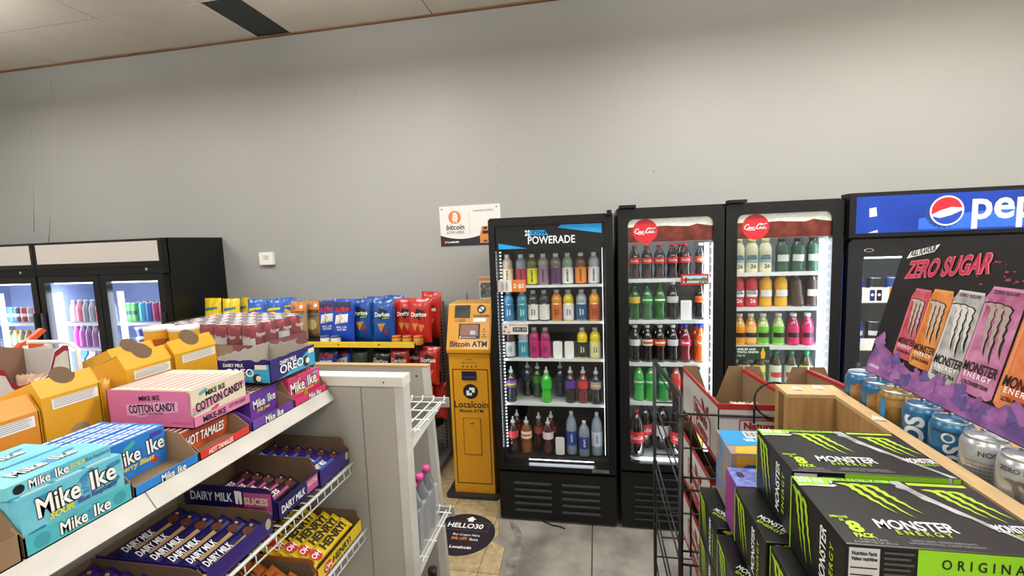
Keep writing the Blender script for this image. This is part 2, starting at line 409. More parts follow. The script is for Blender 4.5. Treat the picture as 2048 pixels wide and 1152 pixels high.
def bottle(name, kind, r, h, loc, body, cap, label_col, label, cat, group, rotz=None, tilt=0.0, band=None):
    t = thing(name, label, cat, loc, group, rotz=random.uniform(0, 6.28) if rotz is None else rotz)
    if tilt: t.rotation_euler = (0, tilt, t.rotation_euler[2])
    ms = bmesh_for(kind, r, h)
    names = ('body', 'lid' if kind in ('can', 'tub') else 'cap', 'label')
    for me, nm, m in zip(ms, names, (body, cap, label_col)):
        if m is None: continue
        o = bpy.data.objects.new(nm, me); C.objects.link(o); o.parent = t
        o.material_slots[0].link = 'OBJECT'; o.material_slots[0].material = m
    if band:    # a contrasting stripe round the label
        o = bpy.data.objects.new('label_stripe', stripe_mesh(kind, r, h)); C.objects.link(o); o.parent = t
        o.material_slots[0].link = 'OBJECT'; o.material_slots[0].material = band
    return t
def wrap_text(t, s, size, m, r, z, rot=0.0, maxw=None, bold=.02, shear=0.0, lift=.0026):
    """lettering bent round an upright bottle or can, turned towards the aisle"""
    x, y, zb = t.location; a0 = math.atan2(-y, -x * .55); c, sn = math.cos(rot), math.sin(rot); R_ = r + lift
    f = lambda u, v: Vector((R_ * math.cos(a0 + (u * c - v * sn) / r), R_ * math.sin(a0 + (u * c - v * sn) / r), z + u * sn + v * c))
    return text('lettering', s, size, m, t, Matrix.Translation((x, y, zb)), warp=f, maxw=maxw, bold=bold, shear=shear)
_st = {}
def stripe_mesh(kind, r, h):
    k = (kind, r, h)
    if k not in _st:
        a, b = PROF[kind]['lab']; z0 = (a + (b - a) * .35) * h; z1 = (a + (b - a) * .62) * h
        rr = r * 1.0 + 0.0016
        mb = MB(); n = 10; vs = []; fs = []
        for i in range(n + 1):
            an = -PI / 2 - 1.0 + 2.0 * i / n
            vs += [(rr * math.cos(an), rr * math.sin(an), z0), (rr * math.cos(an), rr * math.sin(an), z1)]
        fs = [(2 * i, 2 * i + 2, 2 * i + 3, 2 * i + 1) for i in range(n)]
        mb.add(vs, fs, True); me = mb.mesh('label_stripe'); me.materials.append(None); _st[k] = me
    return _st[k]

# hand-drawn script strokes for the cola wordmark, in units of its own height (baseline 0, cap height 1)
def script_word(name, m, parent, M, width, r):
    strokes = [
        [(0.95, .78), (.85, .98), (.6, 1.0), (.3, .75), (.12, .35), (.22, .05), (.5, .0), (.8, .2)],
        [(1.12, .42), (.98, .45), (.9, .25), (1.0, .05), (1.15, .12), (1.2, .32), (1.12, .45)],
        [(1.2, .35), (1.35, .3)],
        [(1.62, .42), (1.48, .45), (1.38, .25), (1.45, .05), (1.62, .1), (1.75, .3)],
        [(2.0, .42), (1.86, .45), (1.76, .22), (1.86, .05), (1.98, .2), (2.04, .45), (2.0, .12), (2.1, .03), (2.2, .2)],
        [(2.2, .3), (2.35, .32)],
        [(3.3, .78), (3.15, .98), (2.85, 1.0), (2.55, .75), (2.4, .35), (2.5, .05), (2.75, .0), (3.0, .2)],
        [(3.2, .42), (3.06, .45), (2.98, .25), (3.08, .05), (3.22, .12), (3.28, .32), (3.2, .45)],
        [(3.3, .3), (3.5, .6), (3.62, .92), (3.55, 1.0), (3.46, .6), (3.44, .15), (3.55, .03), (3.68, .2)],
        [(3.98, .42), (3.84, .45), (3.74, .22), (3.84, .05), (3.96, .2), (4.02, .45), (3.98, .12), (4.08, .03), (4.2, .2)],
        [(2.7, 1.0), (3.1, 1.12), (3.5, 1.0), (4.0, .95), (4.3, 1.1)],
        [(.5, .0), (1.0, -.22), (1.6, -.15), (2.1, -.22)],
    ]
    k = width / 4.4; mb = MB()
    for st in strokes:
        pts = []
        for (a, b), (c, d) in zip(st, st[1:]):
            for i in range(3): pts.append((a + (c - a) * i / 3, b + (d - b) * i / 3))
        pts.append(st[-1])
        # smooth
        for _ in range(2): pts = [pts[0]] + [((pts[i-1][0] + 2 * pts[i][0] + pts[i+1][0]) / 4, (pts[i-1][1] + 2 * pts[i][1] + pts[i+1][1]) / 4) for i in range(1, len(pts) - 1)] + [pts[-1]]
        vs = []
        for i, p in enumerate(pts):
            a = pts[max(0, i - 1)]; b = pts[min(len(pts) - 1, i + 1)]
            tx, ty = b[0] - a[0], b[1] - a[1]; L = math.hypot(tx, ty) or 1
            w = r * (0.7 + 0.6 * abs(ty) / L) / k
            nx, ny = -ty / L * w, tx / L * w
            for sgn in (1, -1):
                vs.append(M @ Vector(((p[0] - 2.2 + sgn * nx) * k, (p[1] - .45 + sgn * ny) * k, 0.0012)))
        mb.add(vs, [(2 * i, 2 * i + 1, 2 * i + 3, 2 * i + 2) for i in range(len(pts) - 1)])
    return mb.build(name, m, parent)
# ---------------------------------------------------------------- glass-door coolers along the back wall
LED = mat('led_strip', '#ffffff', 0.5, emit='#eef6ff', estr=16.0)
LEDSOFT = mat('led_tube', '#ffffff', 0.5, emit='#e6f2ff', estr=12.0)
LINER_D = mat('dark_cooler_liner', '#1c2022', 0.4)
LINER_W = mat('white_cooler_liner', '#c6cbcc', 0.4)
LINER_G = mat('grey_cooler_liner', '#7e868b', 0.45)
SHELF = mat('shelf_edge', '#cfd8da', 0.3)
WIRE = mat('white_wire', '#dfe3e4', 0.35)

def cooler(label, x0, x1, yf, yb, H, zb, zt, liner, side=0.035):
    t = thing('drinks_cooler', label, 'cooler', ((x0 + x1) / 2, (yf + yb) / 2, 0))
    y1 = yf + 0.05; mb = MB()
    mb.box(x0, x0 + side, y1, yb, 0.02, H); mb.box(x1 - side, x1, y1, yb, 0.02, H)
    mb.box(x0 + side, x1 - side, y1, yb, zt + 0.01, H); mb.box(x0 + side, x1 - side, y1 + .02, yb, 0.02, zb - 0.01)
    mb.box(x0 + side, x1 - side, yb - 0.03, yb, zb - 0.01, zt + 0.01)
    mb.build('body', BLACK, t)
    li = MB(); a, b, c, d = x0 + side, x1 - side, y1, yb - 0.03
    li.box(a, a + .006, c, d, zb, zt); li.box(b - .006, b, c, d, zb, zt); li.box(a, b, d - .006, d, zb, zt)
    li.box(a, b, c, d, zb - .008, zb); li.box(a, b, c, d, zt, zt + .008)
    li.build('liner', liner, t)
    for fx in (x0 + .06, x1 - .06):
        for fy in (yf + .12, yb - .08):
            MB().lathe([(.018, 0), (.022, .004), (.014, .022)], Matrix.Translation((fx, fy, 0)), 10).build('foot', BLACKM, t)
    return t

def door(t, x0, x1, yf, z0, z1, gx0, gx1, gz0, gz1, rad=0.004, m=BLACK, d=0.045, name='door'):
    Fm = frame((0, yf, 0), (1, 0, 0), (0, 0, 1))
    inner = rrect(gx0, gz0, gx1, gz1, rad, 5)
    mb = MB(); ring_frame(mb, rect_loop_like(inner, x0, z0, x1, z1), inner, Fm, d)
    dr = mb.build(name, m, t)
    MB().box(gx0 - .004, gx1 + .004, yf + .018, yf + .024, gz0 - .004, gz1 + .004).build('glass_pane', GLASS, dr)
    return dr, Fm

def led_dots(t, x, y, z0, z1, n, m=LED, r=.005):
    mb = MB()
    for i in range(n):
        z = z0 + (z1 - z0) * (i + .5) / n
        mb.lathe([(r, -.003), (r, .003)], frame((x, y, z), (1, 0, 0), (0, 0, 1)), 8)
    return mb.build('led_strip', m, t)

def shelf_plate(t, x0, x1, y0, y1, z, edge=.014, m=SHELF, wires=False, name='shelf'):
    mb = MB()
    if wires:
        for i in range(19):
            x = x0 + .01 + (x1 - x0 - .02) * i / 18; mb.box(x - .0016, x + .0016, y0, y1, z - .006, z - .002)
        for y in (y0 + .004, (y0 + y1) / 2, y1 - .01): mb.box(x0, x1, y - .003, y + .003, z - .010, z - .006)
        mb.box(x0, x1, y0, y0 + .004, z - .006 - edge, z - .004)
    else:
        mb.box(x0, x1, y0, y1, z - .006, z); mb.box(x0, x1, y0 - .006, y0, z - edge, z + .004)
    return mb.build(name, m, t)

def price_card(x0, x1, z0, z1, y, col, label, group=None):
    t = thing('price_card', label, 'price card', ((x0 + x1) / 2, y, z0), group)
    MB().box(x0, x1, y, y + .002, z0, z1).build('card', col, t)
    return t, frame((x0, y, z0), (1, 0, 0), (0, 0, 1))

# ================= Powerade cooler
PX0, PX1, YF = -0.63, 0.093, 2.69
pw = cooler('tall black glass-door cooler with sports drink header beside the yellow cash machine', PX0, PX1, YF, 3.36, 1.886, .395, 1.80, LINER_D)
dr, FM = door(pw, PX0, PX1, YF, .335, 1.880, -.592, .047, .365, 1.835)
MB().box(-.05, .05, YF - .006, YF + .001, .345, .362).build('nameplate', mat('brushed_plate', '#8d9090', .3, metal=.8), dr)
text('lettering', 'MetalFrio', .012, INK, dr, frame((0, YF - .0065, .353), (1, 0, 0), (0, 0, 1)), bold=.01)
MB().box(.06, .085, YF - .03, YF, 1.872, 1.90).build('hinge', BLACKM, pw)
# header print on the glass
hp = mat('powerade_header', '#0d1114', .25, noise=.2, nscale=4)
hy = YF + .0165
HF = frame((0, hy, 0), (1, 0, 0), (0, 0, 1))
hd = MB().poly(rect(-.59, 1.695, .045, 1.833), HF).build('header_print', hp, dr)
blue = mat('sport_blue', '#0f8fd0', .4, emit='#0f8fd0', estr=.25)
decal('blue_wedge', [(-.575, 1.70), (-.40, 1.70), (-.575, 1.735)], blue, hd, HF, .0008)
decal('blue_wedge', [(-.22, 1.815), (.03, 1.775), (.03, 1.83), (-.2, 1.832)], blue, hd, HF, .0008)
decal('emblem_ground', [(-.395, 1.775), (-.275, 1.775), (-.295, 1.805), (-.395, 1.805)], blue, hd, HF, .0008)
text('lettering', 'ION4', .032, mat('dark_header_ink', '#0b2a3c', .4), hd, frame((-.375, hy - .001, 1.79), (1, 0, 0), (0, 0, 1)), ax='LEFT', bold=.02, sx=1.15)
Xs = MB()
for s in (1, -1): Xs.add([HF @ Vector(v) for v in ((-.415, 1.775 if s > 0 else 1.805, .0009), (-.405, 1.772 if s > 0 else 1.808, .0009), (-.383, 1.805 if s > 0 else 1.775, .0009), (-.393, 1.808 if s > 0 else 1.772, .0009))], [(0, 1, 2, 3)])
Xs.build('emblem', INKW, hd)
text('lettering', 'POWERADE', .062, mat('silver_ink', '#cdd3d6', .3, emit='#cdd3d6', estr=.25), hd, frame((-.26, hy - .001, 1.745), (1, 0, 0), (0, 0, 1)), bold=.02, maxw=.275, spacing=1.02)
# glazing lights and lit strips
led_dots(pw, -.575, YF + .06, .45, 1.69, 60, r=.0045)
MB().box(.029, .032, YF + .055, YF + .065, .43, 1.69).build('led_strip', mat('dim_led', '#ffffff', .5, emit='#dfeef4', estr=4.0), pw)
MB().box(-.44, -.04, YF + .055, YF + .075, .378, .388).build('led_strip', LED, pw)
SH = [1.473, 1.251, 1.019, .735, .402]
for i, z in enumerate(SH):
    if i < 4: shelf_plate(pw, -.575, .035, YF + .075, 3.30, z, .012)
COLS = [-.548, -.462, -.393, -.324, -.247, -.176, -.097, -.019]
row1 = [('#e8d9b8', '#c9b79a'), ('#b0264e', '#7f8f9a'), ('#d7d91f', '#59623c'), ('#8b6f8e', '#8b8f8c'), ('#4f2f63', '#6f6a70'), ('#dfe8e4', '#7e9a86'), ('#e98a22', '#5b3a22'), ('#e4e9ee', '#9fa7ae')]
wtop = mat('clear_cap', '#cfd6d8', .25)
for x, (lc, bc) in zip(COLS, row1):
    t_ = bottle('sports_bottle', 'sport', .034, .192, (x, YF + .13, SH[0]), liquid(bc), wtop, paper(lc), '%s-labelled sports drink bottle on the top shelf beside the header' % cname(lc), 'bottle', 'bottles in the sports drink cooler', rotz=0); wrap_text(t_, 'BODYARMOR', .016, paper('#24282c'), .034, .058, PI / 2, maxw=.075, lift=.001, bold=.04)
row2 = [('#2a6f9a', '#3f86b5'), ('#2f7f96', '#4a93a6'), ('#d9dad5', '#23262a'), ('#cfd5cf', '#1c1f21'), ('#b9611f', '#c98520'), ('#d4d6da', '#c5b51c'), ('#12527c', '#8fa3ab'), ('#b9541c', '#e9a21d')]
for x, (lc, bc) in zip(COLS, row2):
    t_ = bottle('sports_bottle', 'sport', .033, .19, (x, YF + .125, SH[1]), liquid(bc), mat('grey_cap', '#9ba3a6', .35), paper(lc), 'bottle of %s sports drink with %s label, second shelf' % (cname(bc), cname(lc)), 'bottle', 'bottles in the sports drink cooler', rotz=0); wrap_text(t_, 'vitamin\nwater', .015, paper('#1c1e20') if lc[1] in 'bd' else INKW, .033, .056, PI / 2, lift=.001, bold=.02)
row3 = [('#bfc9cc', '#4a2226'), ('#2b8ca0', '#9fb1b8'), ('#b0246e', '#a3246a'), ('#b52a72', '#9b2464'), None, None, ('#1f2a20', '#d7c313'), ('#d9d7a0', '#e2d01a')]
pus = mat('pusher_plastic', '#dfe3e2', .4)
for x, rc in zip(COLS, row3):
    if rc is None:
        MB().prism(rrect(-.028, 0, .028, .105, .012), frame((x, YF + .11, SH[2]), (1, 0, 0), (0, 0, 1)), .004).build('shelf_pusher', pus, pw)
        continue
    t_ = bottle('water_bottle', 'sport', .033, .188, (x, YF + .125, SH[2]), liquid(rc[1]), mat('grey_cap', '#9ba3a6', .35), paper(rc[0]), '%s flavoured water bottle with %s label, third shelf' % (cname(rc[1]), cname(rc[0])), 'bottle', 'bottles in the sports drink cooler', rotz=0, band=None); wrap_text(t_, 'vitamin\nwater', .014, INKW if rc[0][1] not in 'bd' else paper('#24282c'), .033, .056, PI / 2, lift=.001)
row4 = [('#8d4fa8', '#232a2e', YF + .12), ('#14304a', '#101820', YF + .24), ('#4c8f3a', '#1f4d22', YF + .22), ('#2bbd2b', '#2fae2f', YF + .12), ('#12304d', '#0e2033', YF + .24), ('#5e2f9c', '#15181c', YF + .13), ('#d03a3f', '#6b2226', YF + .13), ('#a28fb4', '#20272a', YF + .12)]
for x, (lc, bc, y) in zip(COLS, row4):
    bottle('squeeze_bottle', 'squeeze', .034, .225, (x, y, SH[3]), liquid(bc), wtop, paper(lc), 'squeeze-top bottle with %s label and %s drink, fourth shelf' % (cname(lc), cname(bc)), 'bottle', 'bottles in the sports drink cooler', band=paper('#c8d22a') if lc in ('#8d4fa8', '#a28fb4') else None, rotz=0)
row5 = [('#d5474b', '#2a1517', YF + .12, 'squeeze'), ('#e8e2d6', '#7b4a1c', YF + .12, 'squeeze'), ('#b8443e', '#34100f', YF + .20, 'squeeze'), ('#e1d9d9', '#4a1518', YF + .12, 'squeeze'), None, ('#21489c', '#9fb3c4', YF + .13, 'smart'), ('#1c3a8f', '#8ea2b4', YF + .11, 'smart'), ('#c9d6e2', '#a9bccb', YF + .13, 'smart')]
for x, rc in zip(COLS, row5):
    if rc is None:
        MB().prism(rrect(-.028, 0, .028, .115, .012), frame((x, YF + .09, SH[4]), (1, 0, 0), (0, 0, 1)), .004).build('shelf_pusher', pus, pw); continue
    lc, bc, y, k = rc
    if k == 'smart':
        hh = .27 if x != COLS[6] else .22
        t_ = bottle('water_bottle', 'smart', .034, hh, (x, y, SH[4]), mat('clear_water_%s' % bc[1:], bc, .05, spec=.7, alpha=.75), wtop, paper(lc), 'clear tall water bottle with %s label, %d cm tall, bottom shelf' % (cname(lc), hh * 100), 'bottle', 'bottles in the sports drink cooler'); wrap_text(t_, 'smart', .022, INKW if lc[1] != 'c' else paper('#2a4a8a'), .034, hh * .4, PI / 2, lift=.001)
    else:
        bottle('squeeze_bottle', 'squeeze', .034, .23, (x, y, SH[4]), liquid(bc), wtop, paper(lc), '%s juice squeeze bottle with %s label on the bottom shelf' % (cname(bc), cname(lc)), 'bottle', 'bottles in the sports drink cooler', band=paper('#e05a1c') if lc == '#e8e2d6' else None, rotz=0)
for x, y in ((COLS[0] + .01, YF + .21), (COLS[3] + .012, YF + .2)):
    bottle('squeeze_bottle', 'squeeze', .034, .24, (x, y, SH[4]), liquid('#3a1114'), wtop, paper('#a03a3c'), 'dark juice squeeze bottle in the second row of the bottom shelf', 'bottle', 'bottles in the sports drink cooler', rotz=0)
# price cards clipped to the shelf fronts
pc, PF = price_card(-.592, -.42, 1.443, 1.515, YF + .028, paper('#e9e9e6'), 'white and orange two for five price card on the sports drink cooler')
decal('orange_ground', rect(.086, 0, .172, .072), paper('#e07b1f'), pc, PF)
text('lettering', '2', .035, INKW, pc, PF @ Matrix.Translation((.105, .034, .0008)), bold=.03)
text('lettering', 'FOR', .01, INKW, pc, PF @ Matrix.Translation((.122, .036, .0008)))
text('lettering', '$5', .035, INKW, pc, PF @ Matrix.Translation((.144, .034, .0008)), bold=.03)
for bx in (.03, .055): decal('bottle_picture', [(bx - .009, .008), (bx + .009, .008), (bx + .009, .045), (bx + .004, .055), (bx + .004, .064), (bx - .004, .064), (bx - .004, .055), (bx - .009, .045)], paper('#b9b0b0'), pc, PF, .0008)
pc, PF = price_card(-.575, -.415, 1.183, 1.256, YF + .028, paper('#e6e2da'), 'cream drink in summer price card on the sports drink cooler')
text('lettering', 'drink in summer', .018, paper('#7c3f4c'), pc, PF @ Matrix.Translation((.105, .058, 0)), bold=.01)
decal('price_ground', rect(.066, .016, .152, .044), INK, pc, PF)
text('lettering', '2/$5.50', .024, INKW, pc, PF @ Matrix.Translation((.109, .030, .0006)), maxw=.075)
for bx, bz, cc in ((.022, .045, '#4a6fa5'), (.014, .02, '#8090c0'), (.04, .012, '#e08a3a')): decal('drop_picture', circ(bx, bz, .008, 10), paper(cc), pc, PF)
# grille
gr = MB().box(PX0 + .004, PX1 - .002, YF + .004, YF + .02, .012, .318).build('grille', BLACK, pw)
for (a, b) in ((-.53, -.30), (-.235, -.005)):
    for k in range(5):
        z = .245 - k * .044
        MB().box(a, b, YF - .004, YF + .005, z, z + .012).build('slat', mat('slat_grey', '#3a3d3f', .35), gr)

# ================= Coca-Cola coolers
cola_w = mat('ice_print', '#c9cdc4', .4, noise=.25, nscale=30, emit='#c9cdc4', estr=.35)
cola_b = mat('cola_print', '#4a1812', .3, noise=.7, nscale=18, col2='#7a3626', emit='#4a1812', estr=.15)
redm = mat('cola_red', '#c4222e', .4, emit='#c4222e', estr=.08)
RIM = mat('red_cap', '#d8202e', .35)
def cola_cooler(x0, x1, gx0, gx1, gz0, shelves, label, last=False):
    t = cooler(label, x0, x1, YF, 3.36, 1.908, .40, 1.83, LINER_W, side=.03)
    dr, FM = door(t, x0 + .002, x1 - .002, YF, .37, 1.90, gx0, gx1, gz0, 1.843, rad=.035)
    y = YF + .0165; HF = frame((0, y, 0), (1, 0, 0), (0, 0, 1))
    top = [p for p in rrect(gx0, 1.70, gx1, 1.842, .034, 5)]
    top = [(gx0, 1.712), (gx1, 1.712)] + [p for p in rrect(gx0, 1.60, gx1, 1.842, .034, 5) if p[1] > 1.72]
    hd = MB().poly(top, HF).build('header_print', cola_w, dr)
    w = gx1 - gx0
    pts = [(gx0 + .0, 1.713), (gx1, 1.713), (gx1, 1.806)]
    for k in range(12):
        u = 1 - k / 11; pts.append((gx0 + w * u, 1.798 + .006 * math.sin(u * 17) * (0.4 + .6 * u) + .003 * math.sin(u * 41)))
    decal('cola_picture', pts, cola_b, hd, HF, .0006)
    cx = gx0 + .095
    decal('red_disc', circ(cx, 1.775, .068, 32), redm, hd, HF, .0012)
    script_word('lettering', INKW, hd, HF @ Matrix.Translation((cx, 1.775, .001)), .118, .0022)
    led_dots(t, gx1 - .002, YF + .030, .44, 1.70, 26, r=.006)
    MB().box(gx1 - .03, gx1 - .008, YF + .06, YF + .075, .42, 1.70).build('led_tube', LEDSOFT, t)
    MB().box(gx0 + .02, gx1 - .02, YF + .058, YF + .07, 1.812, 1.822).build('led_tube', LED, t)
    MB().box(gx0 + .06, gx1 - .06, YF + .055, YF + .07, gz0 + .002, gz0 + .008).build('led_tube', LED, t)
    for z in shelves: shelf_plate(t, x0 + .04, x1 - .04, YF + .075, 3.30, z, .018)
    MB().box(x0 + .04, x1 - .04, YF + .09, 3.31, .402, .408).build('floor_rack', mat('ribbed_floor', '#aeb9bc', .35), t)
    MB().box(x0 + .01, x0 + .10, YF - .02, YF + .05, 1.906, 1.922).build('hinge', BLACKM, t)
    gr = MB().box(x0 + .004, x1 - .004, YF + .006, YF + .02, .012, .355).build('grille', BLACK, t)
    for k in range(6):
        z = .262 - k * .04
        MB().box(x0 + .08, x1 - .06, YF - .003, YF + .007, z, z + .008).build('slat', mat('slat_dark', '#2c2f31', .35), gr)
    MB().lathe([(.02, 0), (.02, .006)], frame((x0 + .03, YF + .004, .26), (1, 0, 0), (0, 0, 1)), 14).build('lock_boss', BLACKM, gr)
    return t, dr
S1 = [1.498, 1.256, 1.002, .763]
c1, d1 = cola_cooler(.118, .686, .174, .627, .415, S1, 'black cola cooler with red disc header standing next to the sports drink cooler')
XC = [.217, .289, .360, .433, .503, .589]
cola = liquid('#1b0d0a')
gcap = mat('green_cap', '#1f9a56', .35); wcap = mat('white_cap', '#e8eaea', .35); bcap = mat('blue_cap', '#2340c8', .35)
def lname(m): return cname('#' + m.name.split('_')[-1]) + '-labelled' if m.name.startswith('print_') else m.name.split('_')[0]
def soda(x, y, z, body, cap, lab, row, h=.222, r=.033, kind='soda', nm='soda_bottle', band=None):
    return bottle(nm, kind, r, h, (x, y, z), body, cap, lab, '%s soda bottle, %s cap, %s, cooler by the sports drinks' % (lname(lab), lname(cap), row), 'bottle', 'bottles in the cola cooler', rotz=0, band=band)
clab = paper('#cf2733')
for i, x in enumerate(XC): t = soda(x, YF + .125, S1[0], cola, RIM if i < 5 else wcap, clab if i < 5 else paper('#d0542a'), 'top shelf', h=.2); wrap_text(t, 'Coca-Cola' if i < 5 else 'Coke', .017, INKW, .033, .107, shear=.25, maxw=.046, lift=.001)
soda(XC[4] - .012, YF + .20, S1[0], cola, RIM, clab, 'back row', h=.2)
r2 = [('#c7b64a', '#2b5a2f', gcap, '#d9a63a'), ('#1f8a4a', '#3c6f4c', gcap, '#c5d9c9'), ('#2d7a36', '#2b6a30', gcap, '#e6eee2'), ('#b8c2c2', '#23282b', wcap, '#c6cccb'), None, ('#d5652a', '#1d1412', wcap, '#d0402a')]
for x, q in zip(XC, r2):
    if q is None:
        MB().prism(rrect(-.03, 0, .03, .115, .006), frame((x, YF + .09, S1[1]), (1, 0, 0), (0, 0, 1)), .004).build('shelf_pusher', pus, c1); continue
    lc, bc, cp, st = q
    soda(x, YF + .125, S1[1], liquid(bc), cp, paper(lc), 'second shelf', band=paper(st))
r3 = [('#cfd6d2', '#171313', wcap, None), ('#d9d2c4', '#171010', wcap, '#c33c2a'), ('#d0562f', '#160f0d', wcap, '#e8d8c8'), ('#c2c8c8', '#12161a', wcap, None), ('#c42740', '#6a1220', bcap, '#2a3f9a'), ('#e0702a', '#d4581a', bcap, '#2a3f9a')]
for x, (lc, bc, cp, st) in zip(XC, r3):
    t_ = soda(x, YF + .12, S1[2], liquid(bc), cp, paper(lc), 'third shelf', band=paper(st) if st else None)
    if bc in ('#6a1220', '#d4581a'): wrap_text(t_, 'Fanta', .018, INKW, .033, .119, maxw=.042, bold=.04)
    soda(x - .012, YF + .195, S1[2], liquid(bc), cp, paper(lc), 'third shelf back row')
r4 = [(.238, '#2f9a4a', '#3fae4f', gcap, '#bfe0c8'), (.306, '#1fa35a', '#3aa84a', gcap, '#d8ecd8'), (.381, '#1f9a50', '#2f8f43', gcap, '#e6efe6'), (.45, '#c0342f', '#b0433a', RIM, None), (.512, '#8a2f2f', '#7a2020', RIM, None), (.596, '#38b6bd', '#bcd3c9', wcap, None)]
for x, lc, bc, cp, st in r4: soda(x, YF + .12, S1[3], liquid(bc), cp, paper(lc), 'fourth shelf', band=paper(st) if st else None)
for (x, y, lc, cp) in ((.222, YF + .14, '#d01f2e', RIM), (.285, YF + .26, '#c01f2c', RIM), (.388, YF + .25, '#c9cdd0', BLACKM), (.47, YF + .15, '#d01f2e', RIM), (.50, YF + .3, '#c01f2c', RIM), (.575, YF + .2, '#c9bf3a', gcap)):
    bt = bottle('large_soda_bottle', 'two', .047, .285, (x, y, .409), cola if lc != '#c9bf3a' else liquid('#b9ad2a'), cp, paper(lc), 'large soda bottle with %s label on the floor of the cola cooler' % cname(lc), 'bottle', 'large bottles in the cola cooler', rotz=0)
    if lc[1] in 'dc' and cp is RIM: wrap_text(bt, 'Coca-Cola', .034, INKW, .047, .12, shear=.25, maxw=.075, lift=.001)
pc, PF = price_card(.46, .607, 1.468, 1.528, YF + .012, paper('#b92026'), 'red price card with landscape picture on the cola cooler')
decal('picture', rect(.012, .01, .138, .05), paper('#9cc0dc'), pc, PF)
decal('picture_trees', [(.012, .022), (.138, .022), (.138, .034), (.12, .04), (.1, .033), (.07, .036), (.05, .032), (.03, .038), (.012, .033)], paper('#3f6b32'), pc, PF, .0006)
decal('picture_road', rect(.012, .01, .138, .022), paper('#b8b4a8'), pc, PF, .0006)
decal('bottle_picture', [(.02, .012), (.032, .012), (.032, .034), (.029, .042), (.023, .042), (.02, .034)], paper('#7a1216'), pc, PF, .0008)
decal('price_ground', rect(.098, .005, .146, .02), INK, pc, PF, .001)
text('lettering', '2/$5.50', .014, INKW, pc, PF @ Matrix.Translation((.122, .0125, .0012)), maxw=.042)

S2 = [1.521, 1.326, 1.106, .87]
c2, d2 = cola_cooler(.690, 1.268, .749, 1.213, .42, S2, 'black cola cooler with red disc header standing next to the blue soda cooler')
XD = [.79, .86, .931, 1.009, 1.092, 1.174]
def shake(x, z, body, cap, lab, row, y=YF + .125, r=.033, h=.19, kind='shake', tilt=0, band=None, what='shake bottle'):
    return bottle(what.replace(' ', '_'), kind, r, h, (x, y, z), body, cap, lab, '%s %s on the %s of the cola cooler by the blue header' % (lname(lab), what, row), 'bottle', 'bottles in the right cola cooler', rotz=0, tilt=tilt, band=band)
ycap = mat('cream_cap', '#e0d19a', .4); dcap = mat('dark_cap', '#2a2320', .4); glab = paper('#cfdcdc')
for x in XD[:3]:
    t = shake(x, S2[0], paper('#ddd3a4'), ycap, paper('#d9dcc0'), 'top shelf', band=paper('#8fb8c8'))
    wrap_text(t, 'CORE\nPOWER', .014, paper('#1c3a52'), .033, .086, bold=.03)
    text('lettering', '26', .03, INK, t, frame((x, YF + .125 - .0345, S2[0] + .035), (1, 0, 0), (0, 0, 1)), bold=.01)
for x, tl in ((1.018, .0), (1.09, .06), (1.174, 0)): shake(x, S2[0], liquid('#1d3b2a'), dcap, paper('#27523c'), 'top shelf', tilt=tl, band=glab)
for x in XD[:2]:
    t = shake(x, S2[1], paper('#c02a3a'), RIM, paper('#c42f40'), 'second shelf', band=glab)
    wrap_text(t, 'CORE\nPOWER', .014, paper('#1c3a52'), .033, .086, bold=.03)
    text('lettering', '26', .03, INKW, t, frame((x, YF + .125 - .0345, S2[1] + .035), (1, 0, 0), (0, 0, 1)), bold=.01)
for x in (.935, 1.015): shake(x, S2[1], paper('#d9a520'), mat('amber_cap', '#e0a01c', .4), paper('#dba92a'), 'second shelf', band=glab)
shake(1.174, S2[1], liquid('#2a1d18'), dcap, paper('#3a2a22'), 'second shelf', band=glab)
shake(1.105, S2[1], liquid('#3a2a1d'), dcap, paper('#4a3a30'), 'second shelf', tilt=-.14)
for x, lc, bc in ((.80, '#e0952a', '#d9b05a'), (.86, '#e8c078', '#d9a040'), (.925, '#6fc043', '#b9d08a'), (1.005, '#6fc043', '#b9d08a'), (1.082, '#c42a63', '#b02050'), (1.155, '#c42a63', '#b02050')):
    shake(x, S2[2], liquid(bc), wcap, paper(lc), 'third shelf', kind='juice', what='juice bottle', band=paper('#2c2420'), h=.18)
for x, cp, lc in ((.83, gcap, '#cdd9a8'), (.91, wcap, '#d8dd6a'), (.995, gcap, '#cfe0d0'), (1.075, gcap, '#c9dccc'), (1.155, gcap, '#d8d890')):
    shake(x, S2[3], mat('clear_tea', '#4d4a33', .08, spec=.7), cp, paper(lc), 'fourth shelf', kind='juice', what='tea bottle', h=.20, band=paper('#c9433a') if cp is gcap else paper('#6aa83a'))
pc, PF = price_card(.752, .925, 1.045, 1.118, YF + .012, paper('#1c3f2c'), 'dark green one sip price card on the right cola cooler')
text('lettering', 'ONE SIP AND', .016, INKW, pc, PF @ Matrix.Translation((.006, .058, 0)), ax='LEFT', bold=.03)
text('lettering', "YOU'LL KNOW.", .016, INKW, pc, PF @ Matrix.Translation((.006, .042, 0)), ax='LEFT', bold=.03)
decal('price_ground', rect(.004, .014, .05, .03), INK, pc, PF)
text('lettering', '2/$5.50', .014, INKW, pc, PF @ Matrix.Translation((.027, .022, .0006)), maxw=.042)
decal('bottle_picture', [(.13, .006), (.15, .006), (.152, .04), (.145, .055), (.145, .066), (.135, .066), (.135, .055), (.128, .04)], paper('#d9a52a'), pc, PF)

